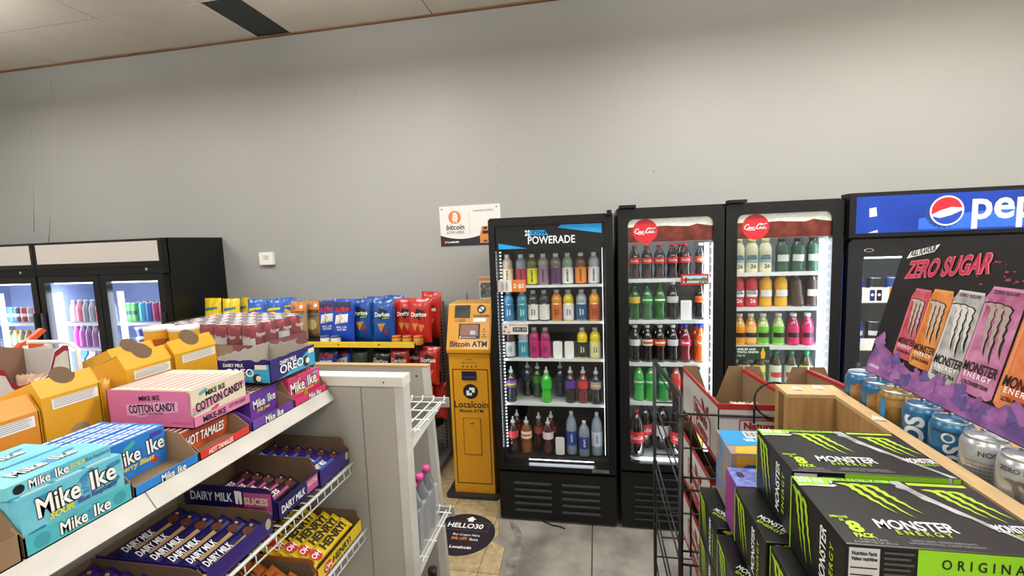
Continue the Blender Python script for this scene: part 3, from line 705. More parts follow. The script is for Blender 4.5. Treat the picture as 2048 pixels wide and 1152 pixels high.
# ================= Pepsi cooler
pp = cooler('wide black soda cooler with lit blue header behind the display board', 1.278, 2.30, YF, 3.36, 1.90, .40, 1.60, LINER_G)
Hm = mat('pepsi_blue', '#0a3fae', .3, emit='#0a48c8', estr=.18, noise=.35, nscale=3, col2='#062a7a')
hb = MB().box(1.275, 2.305, YF - .03, YF + .06, 1.70, 1.925).build('header', BLACK, pp)
PFm = frame((1.275, YF - .0302, 1.70), (1, 0, 0), (0, 0, 1))
hp = decal('header_print', rect(.03, .02, 1.0, .205), Hm, hb, PFm)
decal('light_sweep', [(.31, .03), (.83, .03), (.99, .13), (.99, .15), (.36, .09), (.31, .085)], mat('pepsi_blue_light', '#2c66c8', .3, emit='#2c66d8', estr=.15), hp, PFm, .0008)
decal('white_corner', [(.085, .022), (.13, .022), (.13, .036)], INKW, hp, PFm, .001)
decal('white_tag', [(.09, .10), (.125, .105), (.12, .15), (.088, .145)], paper('#c9d2e0'), hp, PFm, .001)
gx, gz = .43, .118
decal('bottle_cap_edge', [(gx + (.075 if i % 2 else .084) * math.cos(2 * PI * i / 42) - .012, gz + (.075 if i % 2 else .084) * math.sin(2 * PI * i / 42) - .004) for i in range(42)], paper('#123a86'), hp, PFm, .0010)
glo = mat('globe_white', '#eef2f6', .3, emit='#eef2f6', estr=.25)
decal('globe', circ(gx, gz, .074, 36), glo, hp, PFm, .0014)
up_ = [(gx + .066 * math.cos(a), gz + .066 * math.sin(a)) for a in [PI * .06 + PI * 1.02 * i / 20 for i in range(21)]]
decal('globe_top', up_ + [(gx - .03, gz + .002), (gx + .02, gz + .018)], mat('globe_red', '#c8202c', .3, emit='#c8202c', estr=.4), hp, PFm, .0018)
dn_ = [(gx + .066 * math.cos(a), gz + .066 * math.sin(a)) for a in [PI * 1.12 + PI * .88 * i / 20 for i in range(21)]]
decal('globe_bottom', dn_ + [(gx + .02, gz - .022), (gx - .03, gz - .035)], mat('globe_blue', '#1a3c9a', .3, emit='#1a3cae', estr=.4), hp, PFm, .0018)
text('lettering', 'pepsi', .20, glo, hp, PFm @ Matrix.Translation((.53, .075, .001)), ax='LEFT', ay='BOTTOM_BASELINE', bold=.022, sx=.95)
dr, FM = door(pp, 1.29, 2.29, YF, .37, 1.69, 1.36, 2.22, .42, 1.60, rad=.01, m=mat('blue_black_frame', '#15181f', .35))
MB().prism(circ(1.385, 1.632, .022, 20, .009), frame((0, YF - .0004, 0), (1, 0, 0), (0, 0, 1)), .001).build('badge', WHITEP, dr)
decal('badge_mark', circ(1.385, 1.632, .019, 20, .007), INK, dr, frame((0, YF - .0004, 0), (1, 0, 0), (0, 0, 1)), .0006)
MB().box(1.2745, 1.2775, YF + .02, YF + .03, .3, 1.62).build('blue_edge', mat('blue_film', '#0f3fae', .3, emit='#0f3fae', estr=.15), pp)
for z in (1.36, 1.12, .85, .6): shelf_plate(pp, 1.33, 2.25, YF + .075, 3.30, z, .014)
MB().box(1.37, 1.378, YF + .06, YF + .07, .45, 1.58).build('led_tube', LEDSOFT, pp)
MB().box(1.40, 2.2, YF + .06, YF + .07, 1.585, 1.593).build('led_tube', LED, pp)
for z in (1.36, 1.12, .85):
    for i in range(9):
        x = 1.40 + i * .085
        if i > 3 and z < 1.2: continue
        bottle('soda_can', 'can', .033, .12, (x, YF + .13, z), paper(['#1a3a8f', '#1b1b1d', '#2a4fa0'][i % 3]), ALU, None, 'soda can inside the wide blue-headed cooler', 'can', 'cans in the blue-headed cooler', rotz=0, band=paper('#c9ced6'))
pc, PF = price_card(1.368, 1.54, 1.358, 1.436, YF + .012, paper('#e4e7e6'), 'white and orange price card with two cans on the blue-headed cooler')
decal('orange_ground', rect(.125, 0, .172, .078), paper('#e0892a'), pc, PF)
for bx, cc in ((.048, '#1a2f6a'), (.08, '#17181a')):
    decal('can_picture', rrect(bx - .012, .008, bx + .012, .066, .005, 3), paper(cc), pc, PF)
    decal('can_mark', circ(bx, .04, .008, 12), paper('#d8dce4'), pc, PF, .0006)
pc, PF = price_card(1.368, 1.54, 1.10, 1.165, YF + .012, paper('#e4e7e6'), 'plain white price card on the blue-headed cooler')

# ================= double-door cooler far left, and its neighbour
YL = 3.0
hdr = mat('white_header_panel', '#b9b3ae', .35, emit='#cfc8c0', estr=.10)
def left_cooler(x0, x1, label):
    t = cooler(label, x0, x1, YL, 3.595, 1.872, .30, 1.56, mat('blue_white_liner', '#8fa0c4', .45))
    hb = MB().box(x0, x1, YL, YL + .06, 1.66, 1.870).build('header', BLACK, t)
    MB().box(x0 + .03, x1 - .03, YL - .003, YL + .002, 1.697, 1.852).build('header_panel', hdr, hb)
    MB().box(x0, x1, YL + .004, YL + .06, 1.60, 1.66).build('control_rail', BLACKM, t)
    MB().prism(circ(x1 - .16, 1.635, .012, 14), frame((0, YL + .0035, 0), (1, 0, 0), (0, 0, 1)), .002).build('indicator', CHROME, t)
    xm = (x0 + x1) / 2
    for k, (a, b) in enumerate(((x0 + .005, xm - .003), (xm + .003, x1 - .005))):
        dr, FM = door(t, a, b, YL, .28, 1.598, a + .06, b - .06, .34, 1.545)
        MB().box(b - .035 if k else a + .02, b - .02 if k else a + .035, YL - .03, YL, .8, 1.3).build('handle', DARKG, dr)
        MB().box(a + .085, a + .125, YL + .055, YL + .075, .36, 1.46).build('led_tube', mat('bright_tube', '#ffffff', .5, emit='#dfe8ff', estr=22), t)
    MB().box(x0 + .08, x1 - .08, YL + .06, YL + .075, 1.53, 1.545).build('led_tube', LEDSOFT, t)
    for z in (1.205, .99, .76, .5): shelf_plate(t, x0 + .05, x1 - .05, YL + .085, 3.53, z, .02, WIRE, wires=True)
    return t
lb = left_cooler(-4.488, -3.263, 'black double-door cooler with blank white header and visible black side')
la = left_cooler(-5.72, -4.495, 'black double-door cooler with blank white header at the far end of the row')
MB().prism(circ(-3.37, 1.49, .06, 20, .022), frame((0, YL + .30, 0), (1, 0, 0), (0, 0, 1)), .02).build('fan_guard', BLACKM, lb)
for k, (x, cc) in enumerate(zip([-3.80, -3.735, -3.66, -3.595, -3.53, -3.465, -3.40], ['#3f9a3a', '#2f8a34', '#3aa0c8', '#2f62b8', '#a02a6a', '#b02a72', '#d98a2a'])):
    bottle('soft_drink_can', 'can', .031, .155, (x, YL + .15, 1.205), paper(cc), ALU, None, '%s tall can on the top shelf of the double-door cooler' % cname(cc), 'can', 'cans in the double-door cooler', rotz=0, band=paper('#1c2a3a') if k < 2 else None)
for k in range(6):
    bottle('soft_drink_can', 'can', .031, .155, (-3.80 + k * .066, YL + .24, 1.205), paper('#3a4050'), ALU, None, 'can in the second row behind the bright tall cans', 'can', 'cans in the double-door cooler', rotz=0)
for k, cc in enumerate(['#e0a0b8', '#c86a86', '#7a8490', '#8a92a0', '#b03a3a', '#c0b8b8', '#a8b0c0']):
    bottle('juice_bottle', 'juice', .031, .185, (-4.36 + k * .066, YL + .15, 1.205), liquid(cc), wtop, paper(cc), '%s tall juice bottle on the top shelf of the double-door cooler' % cname(cc), 'bottle', 'bottles in the double-door cooler', rotz=0)
for k, cc in enumerate(['#c23aa0', '#b04fae', '#7a4f8a', '#8a5a90', '#9aa2c0', '#6a7088', '#7f8aa0']):
    bottle('milk_drink_bottle', 'juice', .032, .19, (-4.36 + k * .066, YL + .15, .99), liquid(cc), wtop, paper(cc), '%s drink bottle on the second shelf of the double-door cooler' % cname(cc), 'bottle', 'bottles in the double-door cooler', rotz=0)
tubc = paper('#e8eaf0')
for (x, z) in ((-3.69, .99), (-3.55, .99), (-3.42, .99), (-3.69, 1.075)):
    bottle('yogurt_tub', 'tub', .06, .082, (x, YL + .16, z), tubc, paper('#d9def0'), paper('#2a3f9a'), 'white and blue yogurt tub behind the right glass door', 'tub', 'tubs in the double-door cooler', rotz=0)
def carton(x, y, z, cc, lab):
    t = thing('drink_carton', lab, 'carton', (x, y, z), 'cartons in the double-door cooler')
    MB().box(x - .033, x + .033, y - .033, y + .033, z, z + .12).build('body', paper(cc), t)
    mb = MB(); mb.add([(x - .033, y - .033, z + .12), (x + .033, y - .033, z + .12), (x + .033, y + .033, z + .12), (x - .033, y + .033, z + .12), (x - .033, y, z + .16), (x + .033, y, z + .16)], [(0, 1, 5, 4), (2, 3, 4, 5), (1, 2, 5), (3, 0, 4)]); mb.build('gable_top', paper(cc), t)
    MB().box(x - .033, x + .033, y - .003, y + .003, z + .16, z + .178).build('seal', paper(cc), t)
    decal('oval_print', circ(0, 0, .02, 16, .03), paper('#c8d0e0'), t, frame((x, y - .0332, z + .06), (1, 0, 0), (0, 0, 1)), .0006)
for k, cc in enumerate(['#4a86c8', '#c8c4cc', '#b04a50', '#8a6a60', '#c0c8d8']): carton(-4.33 + k * .085, YL + .16, .765, cc, '%s gable-topped milk carton in the double-door cooler' % cname(cc))
for k, cc in enumerate(['#b8c23a', '#e8eaf0', '#4a8ad0', '#e8eaf0', '#d8dce8']):
    bottle('milk_bottle', 'juice', .034, .17, (-3.72 + k * .08, YL + .15, .765), paper(cc), bcap, paper('#4a7ac0'), '%s small milk bottle in the double-door cooler' % cname(cc), 'bottle', 'bottles in the double-door cooler', rotz=0)
for k, cc in enumerate(['#2f6ac0', '#2f7ad0', '#3a3f60', '#b03a3a', '#9a9ab0', '#d0582a', '#7a3a8a', '#2f6ac0']):
    bottle('soft_drink_can', 'can', .033, .13, (-5.10 + k * .072, YL + .15, 1.205), paper(cc), ALU, None, '%s soda can on the top shelf of the far end cooler' % cname(cc), 'can', 'cans in the far end cooler', rotz=0, band=paper('#d8dce4'))
    bottle('small_jar', 'juice', .03, .14, (-5.10 + k * .072, YL + .15, .99), liquid(['#5a7a5a', '#d08a3a', '#6a8a5a', '#c0603a'][k % 4]), mat('amber_cap', '#e0a01c', .4), paper('#7a8a6a'), 'small drink bottle on the second shelf of the far end cooler', 'bottle', 'bottles in the far end cooler', rotz=0)
# ---------------------------------------------------------------- snack rack on the back wall, cash machine, wall items
slotg = mat('rack_grey', '#77787a', .5)
rk = thing('snack_rack', 'grey wall rack with black shelves full of chip bags', 'rack', (-2.2, 3.4, 0))
for (a, b) in ((-3.25, -2.0), (-1.99, -1.245)):
    MB().box(a, b, 3.56, 3.59, .1, 1.27).build('back_panel', mat('rack_back', '#8f8f8b', .5), rk)
for x in (-1.245, -2.0, -3.24):
    up = MB().box(x - .018, x + .018, 3.52, 3.565, 0, 1.285).build('upright', slotg, rk)
    mb = MB()
    for k in range(44): mb.box(x - .006, x + .006, 3.5185, 3.5205, .06 + k * .0275, .074 + k * .0275)
    mb.build('slots', BLACKM, up)
for (z, y0) in ((1.03, 3.05), (.72, 3.0), (.40, 3.0)):
    sh = MB().box(-3.23, -1.28, y0 + .01, 3.52, z - .012, z).build('shelf', BLACKM, rk)
    for x in (-1.27, -2.0, -3.225):
        mb = MB(); mb.prism([(3.52, z - .13), (3.52, z - .01), (y0, z - .01), (y0, z - .035)], frame((x, 0, 0), (0, 1, 0), (0, 0, 1)), .006); mb.build('bracket', BLACKM, sh)
    mb = MB()
    for k in range(66):
        x = -3.2 + k * .029; mb.tube([(x, y0 + .008, z - .03), (x, y0 + .004, z + .012)], .0018, 5)
    mb.tube([(-3.22, y0 + .004, z + .012), (-1.28, y0 + .004, z + .012)], .0025, 6); mb.build('wire_front', BLACKM, sh)
strip = MB().box(-3.2, -1.285, 3.040, 3.046, 1.018, 1.060).build('price_strip', mat('yellow_strip', '#e3c02a', .4), rk)
SF = frame((0, 3.0398, 0), (1, 0, 0), (0, 0, 1))
mb = MB()
for k in range(44):
    x = -2.18 + k * .0205
    if k % 15 == 14: continue
    mb.poly([(x, 1.030 + .002 * (k % 3), .0004), (x + .010, 1.030, .0004), (x + .014, 1.047 - .003 * (k % 2), .0004), (x + .006, 1.048, .0004)], SF)
mb.build('worn_print', mat('strip_ink', '#cdb45a', .5), strip)
for x in (-1.88, -1.56):
    decal('arrow_mark', [(x, 1.032), (x + .02, 1.039), (x, 1.046)], mat('strip_red', '#b03a20', .5), strip, SF)
MB().box(-1.29, -1.20, 3.0, 3.52, .03, .06).build('base_foot', slotg, rk)
MB().box(-3.23, -1.28, 3.0, 3.52, .05, .09).build('base_deck', slotg, rk)

def bagz(x, y, w, h, t, seed):
    u = min(1, abs(2 * x / w)); v = min(1, abs(2 * y / h))
    f = (max(0, 1 - u ** 2.6)) ** .55 * (max(0, 1 - v ** 3.2)) ** .6 * t / 2
    f += .0035 * math.sin(31 * x / w * 2 + seed) * math.sin(9 * y / h * 2 + seed * 2) * (1 - v ** 2) * (1 - u)
    f += .004 * math.sin(14 * x / w + seed * 3) * v ** 2 * (1 - u)
    return f
def chip_bag(cx, cy, z0, w, h, t, m, label, group, tilt=.08, yawr=0.0, roll=0.0, extras=None, seed=None, name='chip_bag'):
    seed = random.uniform(0, 6) if seed is None else seed
    root = thing(name, label, 'chip bag', (cx, cy, z0), group)
    # frame: x right, y up the bag, z towards the viewer (-Y)
    R = Matrix.Translation((cx, cy, z0)) @ Matrix.Rotation(yawr, 4, 'Z') @ Matrix.Rotation(-tilt, 4, 'X') @ Matrix.Rotation(roll, 4, 'Y') @ Matrix.Translation((0, 0, h / 2))
    Fm = R @ Matrix(((1, 0, 0, 0), (0, 0, -1, 0), (0, 1, 0, 0), (0, 0, 0, 1)))
    nx, ny = 14, 18; vs = []; fs = []
    def P(i, j, sg):
        x = -w / 2 + w * i / nx; y = -h / 2 + h * j / ny
        v = abs(2 * y / h); xx = x * (1 - .05 * (1 - v ** 4))
        if j in (0, ny): yy = y + .004 * ((i % 2) * 2 - 1) * .5
        else: yy = y
        return Fm @ Vector((xx, yy, sg * bagz(x, y, w, h, t, seed)))
    for sg in (1, -1):
        b = len(vs); vs += [P(i, j, sg) for j in range(ny + 1) for i in range(nx + 1)]
        for j in range(ny):
            for i in range(nx):
                q = (b + j * (nx + 1) + i, b + j * (nx + 1) + i + 1, b + (j + 1) * (nx + 1) + i + 1, b + (j + 1) * (nx + 1) + i)
                fs.append(q if sg > 0 else q[::-1])
    mb = MB().add(vs, fs, True); body = mb.build('bag', m, root)
    wf = lambda x, y: Vector((x * .96, y, bagz(x, y, w, h, t, seed) + .0022))
    if extras: extras(body, Fm, w, h, wf)
    return root
def wdecal(name, pts, m, parent, Fm, wf, extra=0.0, nsub=3):
    # subdivided fan so the print follows the bag
    c = (sum(p[0] for p in pts) / len(pts), sum(p[1] for p in pts) / len(pts)); vs = []; fs = []
    rings = 4
    L = []
    for a, b in zip(pts, pts[1:] + pts[:1]):
        for i in range(nsub): L.append((a[0] + (b[0] - a[0]) * i / nsub, a[1] + (b[1] - a[1]) * i / nsub))
    n = len(L)
    for r in range(1, rings + 1):
        for p in L:
            q = wf(c[0] + (p[0] - c[0]) * r / rings, c[1] + (p[1] - c[1]) * r / rings); q.z += extra; vs.append(Fm @ q)
    q = wf(*c); q.z += extra; vs.append(Fm @ q)
    for i in range(n): fs.append((n * rings, i, (i + 1) % n))
    for r in range(rings - 1):
        for i in range(n): fs.append((r * n + i, (r + 1) * n + i, (r + 1) * n + (i + 1) % n, r * n + (i + 1) % n))
    return MB().add(vs, fs, True).build(name, m, parent)
def wtext(s, size, m, parent, Fm, wf, x, y, rot=0, extra=0.0006, **k):
    c, sn = math.cos(rot), math.sin(rot)
    def w2(a, b):
        q = wf(x + a * c - b * sn, y + a * sn + b * c); q.z += extra; return q
    return text('lettering', s, size, m, parent, Fm, warp=w2, **k)

foil = lambda n, c: mat('foil_' + n, c, .28, coat=.3, spec=.6, bump=.25, bscale=18)
Ylay = foil('yellow', '#e6c81c'); Blay = foil('blue', '#1f5ec0'); Tost = foil('tan', '#9a7a4c'); Ruf = foil('royal', '#1b47b4'); Dblu = foil('navy_blue', '#114a9c'); Dred = foil('red', '#b3201c')
red_ink = paper('#c0202a'); navy = paper('#16264e'); chip = mat('chip_picture', '#c98a3c', .5, noise=.3, nscale=60); chip2 = mat('pale_chip_picture', '#d9c48a', .5, noise=.2, nscale=60)
def ex_lays(top):
    def f(b, F, w, h, wf):
        wdecal('banner', [(-.055, .065), (.06, .082), (.06, .10), (-.05, .088)], paper('#2f7ab0' if top else '#e8c31c'), b, F, wf)
        wdecal('sun_disc', circ(0, .015, .05, 16), paper('#f0cf2c'), b, F, wf)
        wdecal('ribbon', [(-.062, -.022), (.06, .008), (.062, .035), (-.06, .006)], red_ink, b, F, wf, .0005)
        wtext("Lay's", .042, INKW, b, F, wf, 0, .006, .22, .0014, bold=.02, shear=.2)
    return f
def ex_tost(b, F, w, h, wf):
    wdecal('top_band', [(-.07, .045), (.07, .045), (.07, .135), (-.07, .135)], paper('#c9762a'), b, F, wf)
    wdecal('flower', circ(-.03, .10, .018, 10), paper('#4a6aa0'), b, F, wf, .0006); wdecal('flower', circ(.035, .105, .016, 10), paper('#d9dce0'), b, F, wf, .0006)
    wtext('TOSTITOS', .034, INK, b, F, wf, 0, .055, .02, .0014, bold=.04, maxw=.125)
    wdecal('band', [(-.04, .012), (.05, .018), (.05, .034), (-.04, .028)], paper('#2f6aa8'), b, F, wf, .0006)
    wdecal('chips', circ(0, -.05, .045, 14), chip2, b, F, wf, .0004)
def ex_ruf(b, F, w, h, wf):
    wdecal('top_band', [(-.072, .075), (.072, .075), (.072, .145), (-.072, .145)], navy, b, F, wf)
    wtext('Ruffles', .05, red_ink, b, F, wf, .0, .085, .15, .0012, bold=.03, maxw=.115)
    wdecal('white_field', [(-.06, -.03), (.05, -.01), (.055, .055), (-.05, .04)], paper('#dfe3ea'), b, F, wf)
    wdecal('chip', [(-.05, -.028), (.02, -.01), (-.01, .06)], chip2, b, F, wf, .0006)
    wdecal('dot', circ(-.01, -.005, .012, 10), paper('#d8562a'), b, F, wf, .0012)
    wtext('REGULAR\nNATURE', .02, INKW, b, F, wf, 0, -.06, .06, .0006, bold=.02)
def ex_dor(b, F, w, h, wf):
    wdecal('triangle', [(-.035, .04), (.0, .0), (.045, .075), (-.02, .10)], INK, b, F, wf)
    wtext('Doritos', .044, INKW, b, F, wf, 0, .048, .03, .0012, bold=.03, maxw=.12)
    wdecal('label_band', [(-.0, .012), (.055, .018), (.055, .03), (0, .024)], paper('#7a9a3a'), b, F, wf, .0006)
    wdecal('chip', [(-.04, -.02), (.03, -.015), (-.01, -.085)], chip, b, F, wf, .0006)
    wdecal('chip', [(.0, -.06), (.055, -.055), (.03, -.11)], paper('#7a2a2a'), b, F, wf, .0004)
def ex_dor2(b, F, w, h, wf):
    wdecal('triangle', [(-.03, .03), (.005, -.0), (.045, .07), (-.02, .085)], INK, b, F, wf)
    wtext('Doritos', .044, INKW, b, F, wf, 0, .042, .03, .0012, bold=.03, maxw=.12)
    for q in ((-.03, -.05), (.02, -.06)): wdecal('chip', [(q[0] - .025, q[1] + .03), (q[0] + .028, q[1] + .028), (q[0], q[1] - .03)], chip, b, F, wf, .0005)
GB = 'chip bags on the top shelf of the snack rack'
ZT = 1.031
for (px, y, mt, ex, lab, w, h, yw, rl) in [
    (425, 3.25, Ylay, ex_lays(True), 'yellow potato chip bag standing at the cooler end of the snack rack', .145, .34, 0, 0),
    (461, 3.24, Ylay, ex_lays(True), 'yellow potato chip bag standing second from the cooler end of the snack rack', .15, .335, 0, .0),
    (488, 3.34, Ylay, ex_lays(True), 'yellow potato chip bag half hidden behind blue chip bags', .14, .33, -.5, 0),
    (512, 3.25, Blay, ex_lays(False), 'bright blue potato chip bag next to the yellow bags', .15, .325, 0, 0),
    (548, 3.24, Blay, ex_lays(False), 'bright blue potato chip bag next to the tortilla chip bags', .15, .325, 0, .03),
    (574, 3.42, Blay, ex_lays(False), 'bright blue potato chip bag set back behind the others', .15, .315, .2, 0),
    (597, 3.27, Tost, ex_tost, 'tan and orange tortilla chip bag beside the blue potato chip bags', .14, .305, 0, 0),
    (626, 3.36, Tost, ex_tost, 'tan and orange tortilla chip bag beside the ridged chip bags', .14, .30, 0, 0),
    (656, 3.27, Ruf, ex_ruf, 'royal blue ridged chip bag beside the tortilla chips', .15, .305, 0, 0),
    (684, 3.18, Ruf, ex_ruf, 'royal blue ridged chip bag leaning in front of its twin', .17, .325, 0, .04),
    (723, 3.255, Dblu, ex_dor, 'blue nacho chip bag beside the ridged chip bags', .16, .315, 0, 0),
    (766, 3.18, Dblu, ex_dor, 'blue nacho chip bag beside the red nacho bags', .165, .315, 0, 0),
    (748, 3.345, Dblu, ex_dor, 'blue nacho chip bag standing behind the blue pair', .16, .32, 0, 0),
    (786, 3.42, Dblu, ex_dor, 'blue nacho chip bag half hidden behind the red bags', .16, .32, 0, .04),
    (812, 3.255, Dred, ex_dor2, 'red nacho chip bag beside the blue nacho bags', .16, .315, .1, -.03),
    (838, 3.17, Dred, ex_dor2, 'red nacho chip bag in front of the other red bags', .17, .325, 0, .02),
    (860, 3.36, Dred, ex_dor2, 'red nacho chip bag standing at the back near the end post', .17, .35, -.25, .03)]:
    x = at(px, 640, y).x
    chip_bag(x, y, ZT, w * 1.1, h, .06, mt, lab, GB, yawr=yw, roll=rl, extras=ex)
dk = foil('dark_green', '#1f3a26'); bo = foil('black', '#241a18')
for (px, y, mt, ex, lab, w, h, rl) in [
    (650, 3.15, Ruf, ex_ruf, 'royal blue ridged chip bag on the lower rack shelf', .16, .25, .12),
    (690, 3.24, Ruf, ex_ruf, 'royal blue ridged chip bag on the lower rack shelf beside the green bag', .16, .24, -.1),
    (722, 3.2, dk, None, 'dark green chip bag on the lower rack shelf', .15, .25, 0),
    (758, 3.17, bo, ex_dor2, 'black and orange chip bag on the lower rack shelf', .16, .25, .15),
    (800, 3.15, Dred, ex_dor2, 'red nacho chip bag on the lower rack shelf beside the black bag', .16, .27, 0),
    (826, 3.25, Dred, ex_dor2, 'red nacho chip bag in the middle of the lower rack shelf reds', .16, .27, .05),
    (856, 3.15, Dred, ex_dor2, 'red nacho chip bag on the lower rack shelf at the end post', .17, .28, .05)]:
    x = at(px, 740, y).x
    chip_bag(x, y, .721, w, h, .07, mt, lab, 'chip bags on the lower shelf of the snack rack', roll=rl, extras=ex)
for k, px in enumerate((850, 868)):
    x = at(px, 850, 3.2).x; chip_bag(x, 3.2 + .1 * k, .401, .15, .28, .06, Dred, 'red chip bag on the lowest rack shelf', 'chip bags on the lowest rack shelf')
def dip_jar(px, lidc, bodyc, label):
    x = at(px, 670, 3.09).x
    t = thing('dip_jar', label, 'jar', (x, 3.09, ZT), 'dip jars on the snack rack')
    Tm = Matrix.Translation((x, 3.09, ZT))
    MB().lathe([(.001, 0), (.032, 0), (.036, .006), (.036, .045), (.031, .053), (.031, .056)], Tm, 18, cap=False).build('glass', bodyc, t)
    MB().lathe([(.0365, .012), (.0365, .04)], Tm, 18, cap=False).build('label', paper('#d9d9d4') if lidc is not MATS.get('orange_lid') else paper('#c98a3a'), t)
    MB().lathe([(.001, .054), (.034, .054), (.034, .066), (.001, .067)], Tm, 18, cap=False).build('lid', lidc, t)
ol = mat('orange_lid', '#c9642a', .4); bl = mat('blue_lid', '#3a4f8a', .4)
dip_jar(650, bl, paper('#cfcabc'), 'white dip jar with blue lid on the snack rack'); dip_jar(671, bl, paper('#cfcabc'), 'white dip jar with blue lid on the snack rack')
for px in (793, 814, 836): dip_jar(px, ol, paper('#b9923c'), 'orange-lidded salsa jar in front of the red chip bags')

# ================= yellow cash machine
AX0, AX1, AY = -1.0, -.712, 2.935
ay = mat('atm_yellow', '#d99a1e', .35, coat=.2, noise=.04, nscale=5)
navy2 = mat('atm_navy', '#1c1d2e', .4)
am = thing('cash_machine', 'yellow cryptocurrency cash machine with slanted screen head on a black floor plate', 'cash machine', ((AX0 + AX1) / 2, 3.1, 0))
MB().prism(rrect(AX0 - .055, 2.885, AX1 + .03, 3.40, .03), Matrix.Translation((0, 0, .02)), .018).build('floor_plate', mat('black_steel', '#26282a', .5), am)
MB().box(AX0, AX1, AY, 3.32, .02, 1.005).build('cabinet', ay, am, bevel=.008)
CF = frame((0, AY - .0003, 0), (1, 0, 0), (0, 0, 1))
cab = am.children[-1]
mb = MB(); ring_frame(mb, rect(AX0 + .022, .09, AX1 - .018, .90), rect(AX0 + .027, .095, AX1 - .023, .895), frame((0, AY - .001, 0), (1, 0, 0), (0, 0, 1)), .0015); mb.build('door_seam', INK, cab)
cx = (AX0 + AX1) / 2
sl = MB().box(cx - .055, cx + .045, AY - .006, AY + .001, .825, .885).build('note_slot', navy2, cab)
MB().box(cx - .045, cx + .035, AY - .008, AY - .006, .838, .852).build('slot_mouth', mat('slot_blue', '#27407a', .3), sl)
def loco(parent, F, x, y, r):
    d = decal('logo_disc', circ(x, y, r, 28), navy2, parent, F, .0006)
    s = r * .38
    decal('logo_mark', [(x - s * 1.5, y - s * 1.4), (x + s * .45, y - s * 1.4), (x + s * .45, y - s * .5), (x - s * .45, y - s * .5), (x - s * .45, y + s * .35), (x - s * 1.5, y + s * .35)], INKW, d, F, .001)
    decal('logo_mark', [(x + s * 1.5, y + s * 1.4), (x - s * .45, y + s * 1.4), (x - s * .45, y + s * .5), (x + s * .45, y + s * .5), (x + s * .45, y - s * .35), (x + s * 1.5, y - s * .35)], INKW, d, F, .001)
loco(cab, CF, cx, .745, .052)
text('lettering', 'Localcoin', .066, navy2, cab, CF @ Matrix.Translation((cx, .652, 0)), bold=.012, maxw=.235)
text('lettering', 'Bitcoin ATM', .03, navy2, cab, CF @ Matrix.Translation((cx, .608, 0)), bold=.02, maxw=.165)
decal('worn_print', rect(cx - .025, .962, cx + .025, .967), mat('faded_ink', '#7a5a1c', .5), cab, CF)
text('lettering', '@localcoinatm', .018, mat('faded_ink', '#7a5a1c', .5), cab, CF @ Matrix.Translation((cx, .945, 0)))
for k in range(4): decal('social_mark', circ(cx - .045 + k * .03, .918, .008, 8), mat('faded_ink', '#7a5a1c', .5), cab, CF)
dd = MB().prism(rect(cx - .062, .30, cx + .062, .56), frame((0, AY - .003, 0), (1, 0, 0), (0, 0, 1)), .004).build('cash_door', ay, cab)
mb = MB(); ring_frame(mb, rect(cx - .062, .30, cx + .062, .56), rect(cx - .059, .303, cx + .059, .557), frame((0, AY - .0034, 0), (1, 0, 0), (0, 0, 1)), .001); mb.build('seam', INK, dd)
MB().lathe([(.009, 0), (.009, .006), (.006, .008)], frame((cx, AY - .003, .528), (1, 0, 0), (0, 0, 1)), 14).build('lock', CHROME, dd)
# slanted head
hz0, hz1 = 1.01, 1.335
prof = [(AY - .02, hz0), (AY - .02, hz0 + .03), (AY + .085, hz1), (3.25, hz1), (3.25, hz0)]
hd = MB(); n = len(prof)
hd.add([(AX0 - .008, y, z) for y, z in prof] + [(AX1 + .012, y, z) for y, z in prof], [tuple(range(n)), tuple(range(2 * n - 1, n - 1, -1))] + [(i, n + i, n + (i + 1) % n, (i + 1) % n) for i in range(n)])
head = hd.build('head', ay, am, bevel=.014)
sy = Vector((0, .105, hz1 - hz0 - .03)).normalized()
HF = frame((AX0 - .008, AY - .0205, hz0 + .03), (1, 0, 0), sy); HL = math.hypot(.105, hz1 - hz0 - .03); HW = AX1 - AX0 + .02
HF = HF @ Matrix.Translation((0, 0, .0008))
text('lettering', 'Bitcoin ATM', .052, navy2, head, HF @ Matrix.Translation((HW * .5, .035, .001)), bold=.018, maxw=.255)
sc = MB().prism(rect(.085, .075, .228, .172), HF @ Matrix.Translation((0, 0, .004)), .004).build('screen', DARKG, head)
decal('display', rect(.095, .090, .220, .166), mat('screen_brown', '#7a4a30', .25, emit='#7a4a30', estr=.25), sc, HF @ Matrix.Translation((0, 0, .004)))
decal('display_card', rect(.165, .098, .20, .125), mat('screen_card', '#aab4c0', .3, emit='#aab4c0', estr=.2), sc, HF @ Matrix.Translation((0, 0, .004)), .0008)
decal('worn_print', rect(.108, .0795, .205, .083), INKW, sc, HF @ Matrix.Translation((0, 0, .004))); decal('round_mark', circ(.098, .082, .006, 10), INKW, sc, HF @ Matrix.Translation((0, 0, .004)))
s2 = MB().prism(rect(.05, .215, .155, .30), HF @ Matrix.Translation((0, 0, .005)), .005).build('camera_screen', DARKG, head)
decal('display', rect(.056, .222, .149, .285), mat('dark_screen', '#20262b', .15), s2, HF @ Matrix.Translation((0, 0, .005)))
loco(head, HF, .235, .272, .030)
text('lettering', 'Localcoin', .03, navy2, head, HF @ Matrix.Translation((.235, .228, .001)), bold=.012, maxw=.105)
decal('info_sticker', rect(.18, .185, .27, .212), INKW, head, HF)
decal('red_ring', circ(.062, .195, .009, 14), red_ink, head, HF); decal('ring_centre', circ(.062, .195, .005, 12), ay, head, HF, .0008)
decal('worn_print', rect(.078, .196, .125, .203), mat('faded_ink', '#7a5a1c', .5), head, HF); decal('worn_print', rect(.078, .186, .128, .191), mat('faded_ink', '#7a5a1c', .5), head, HF)
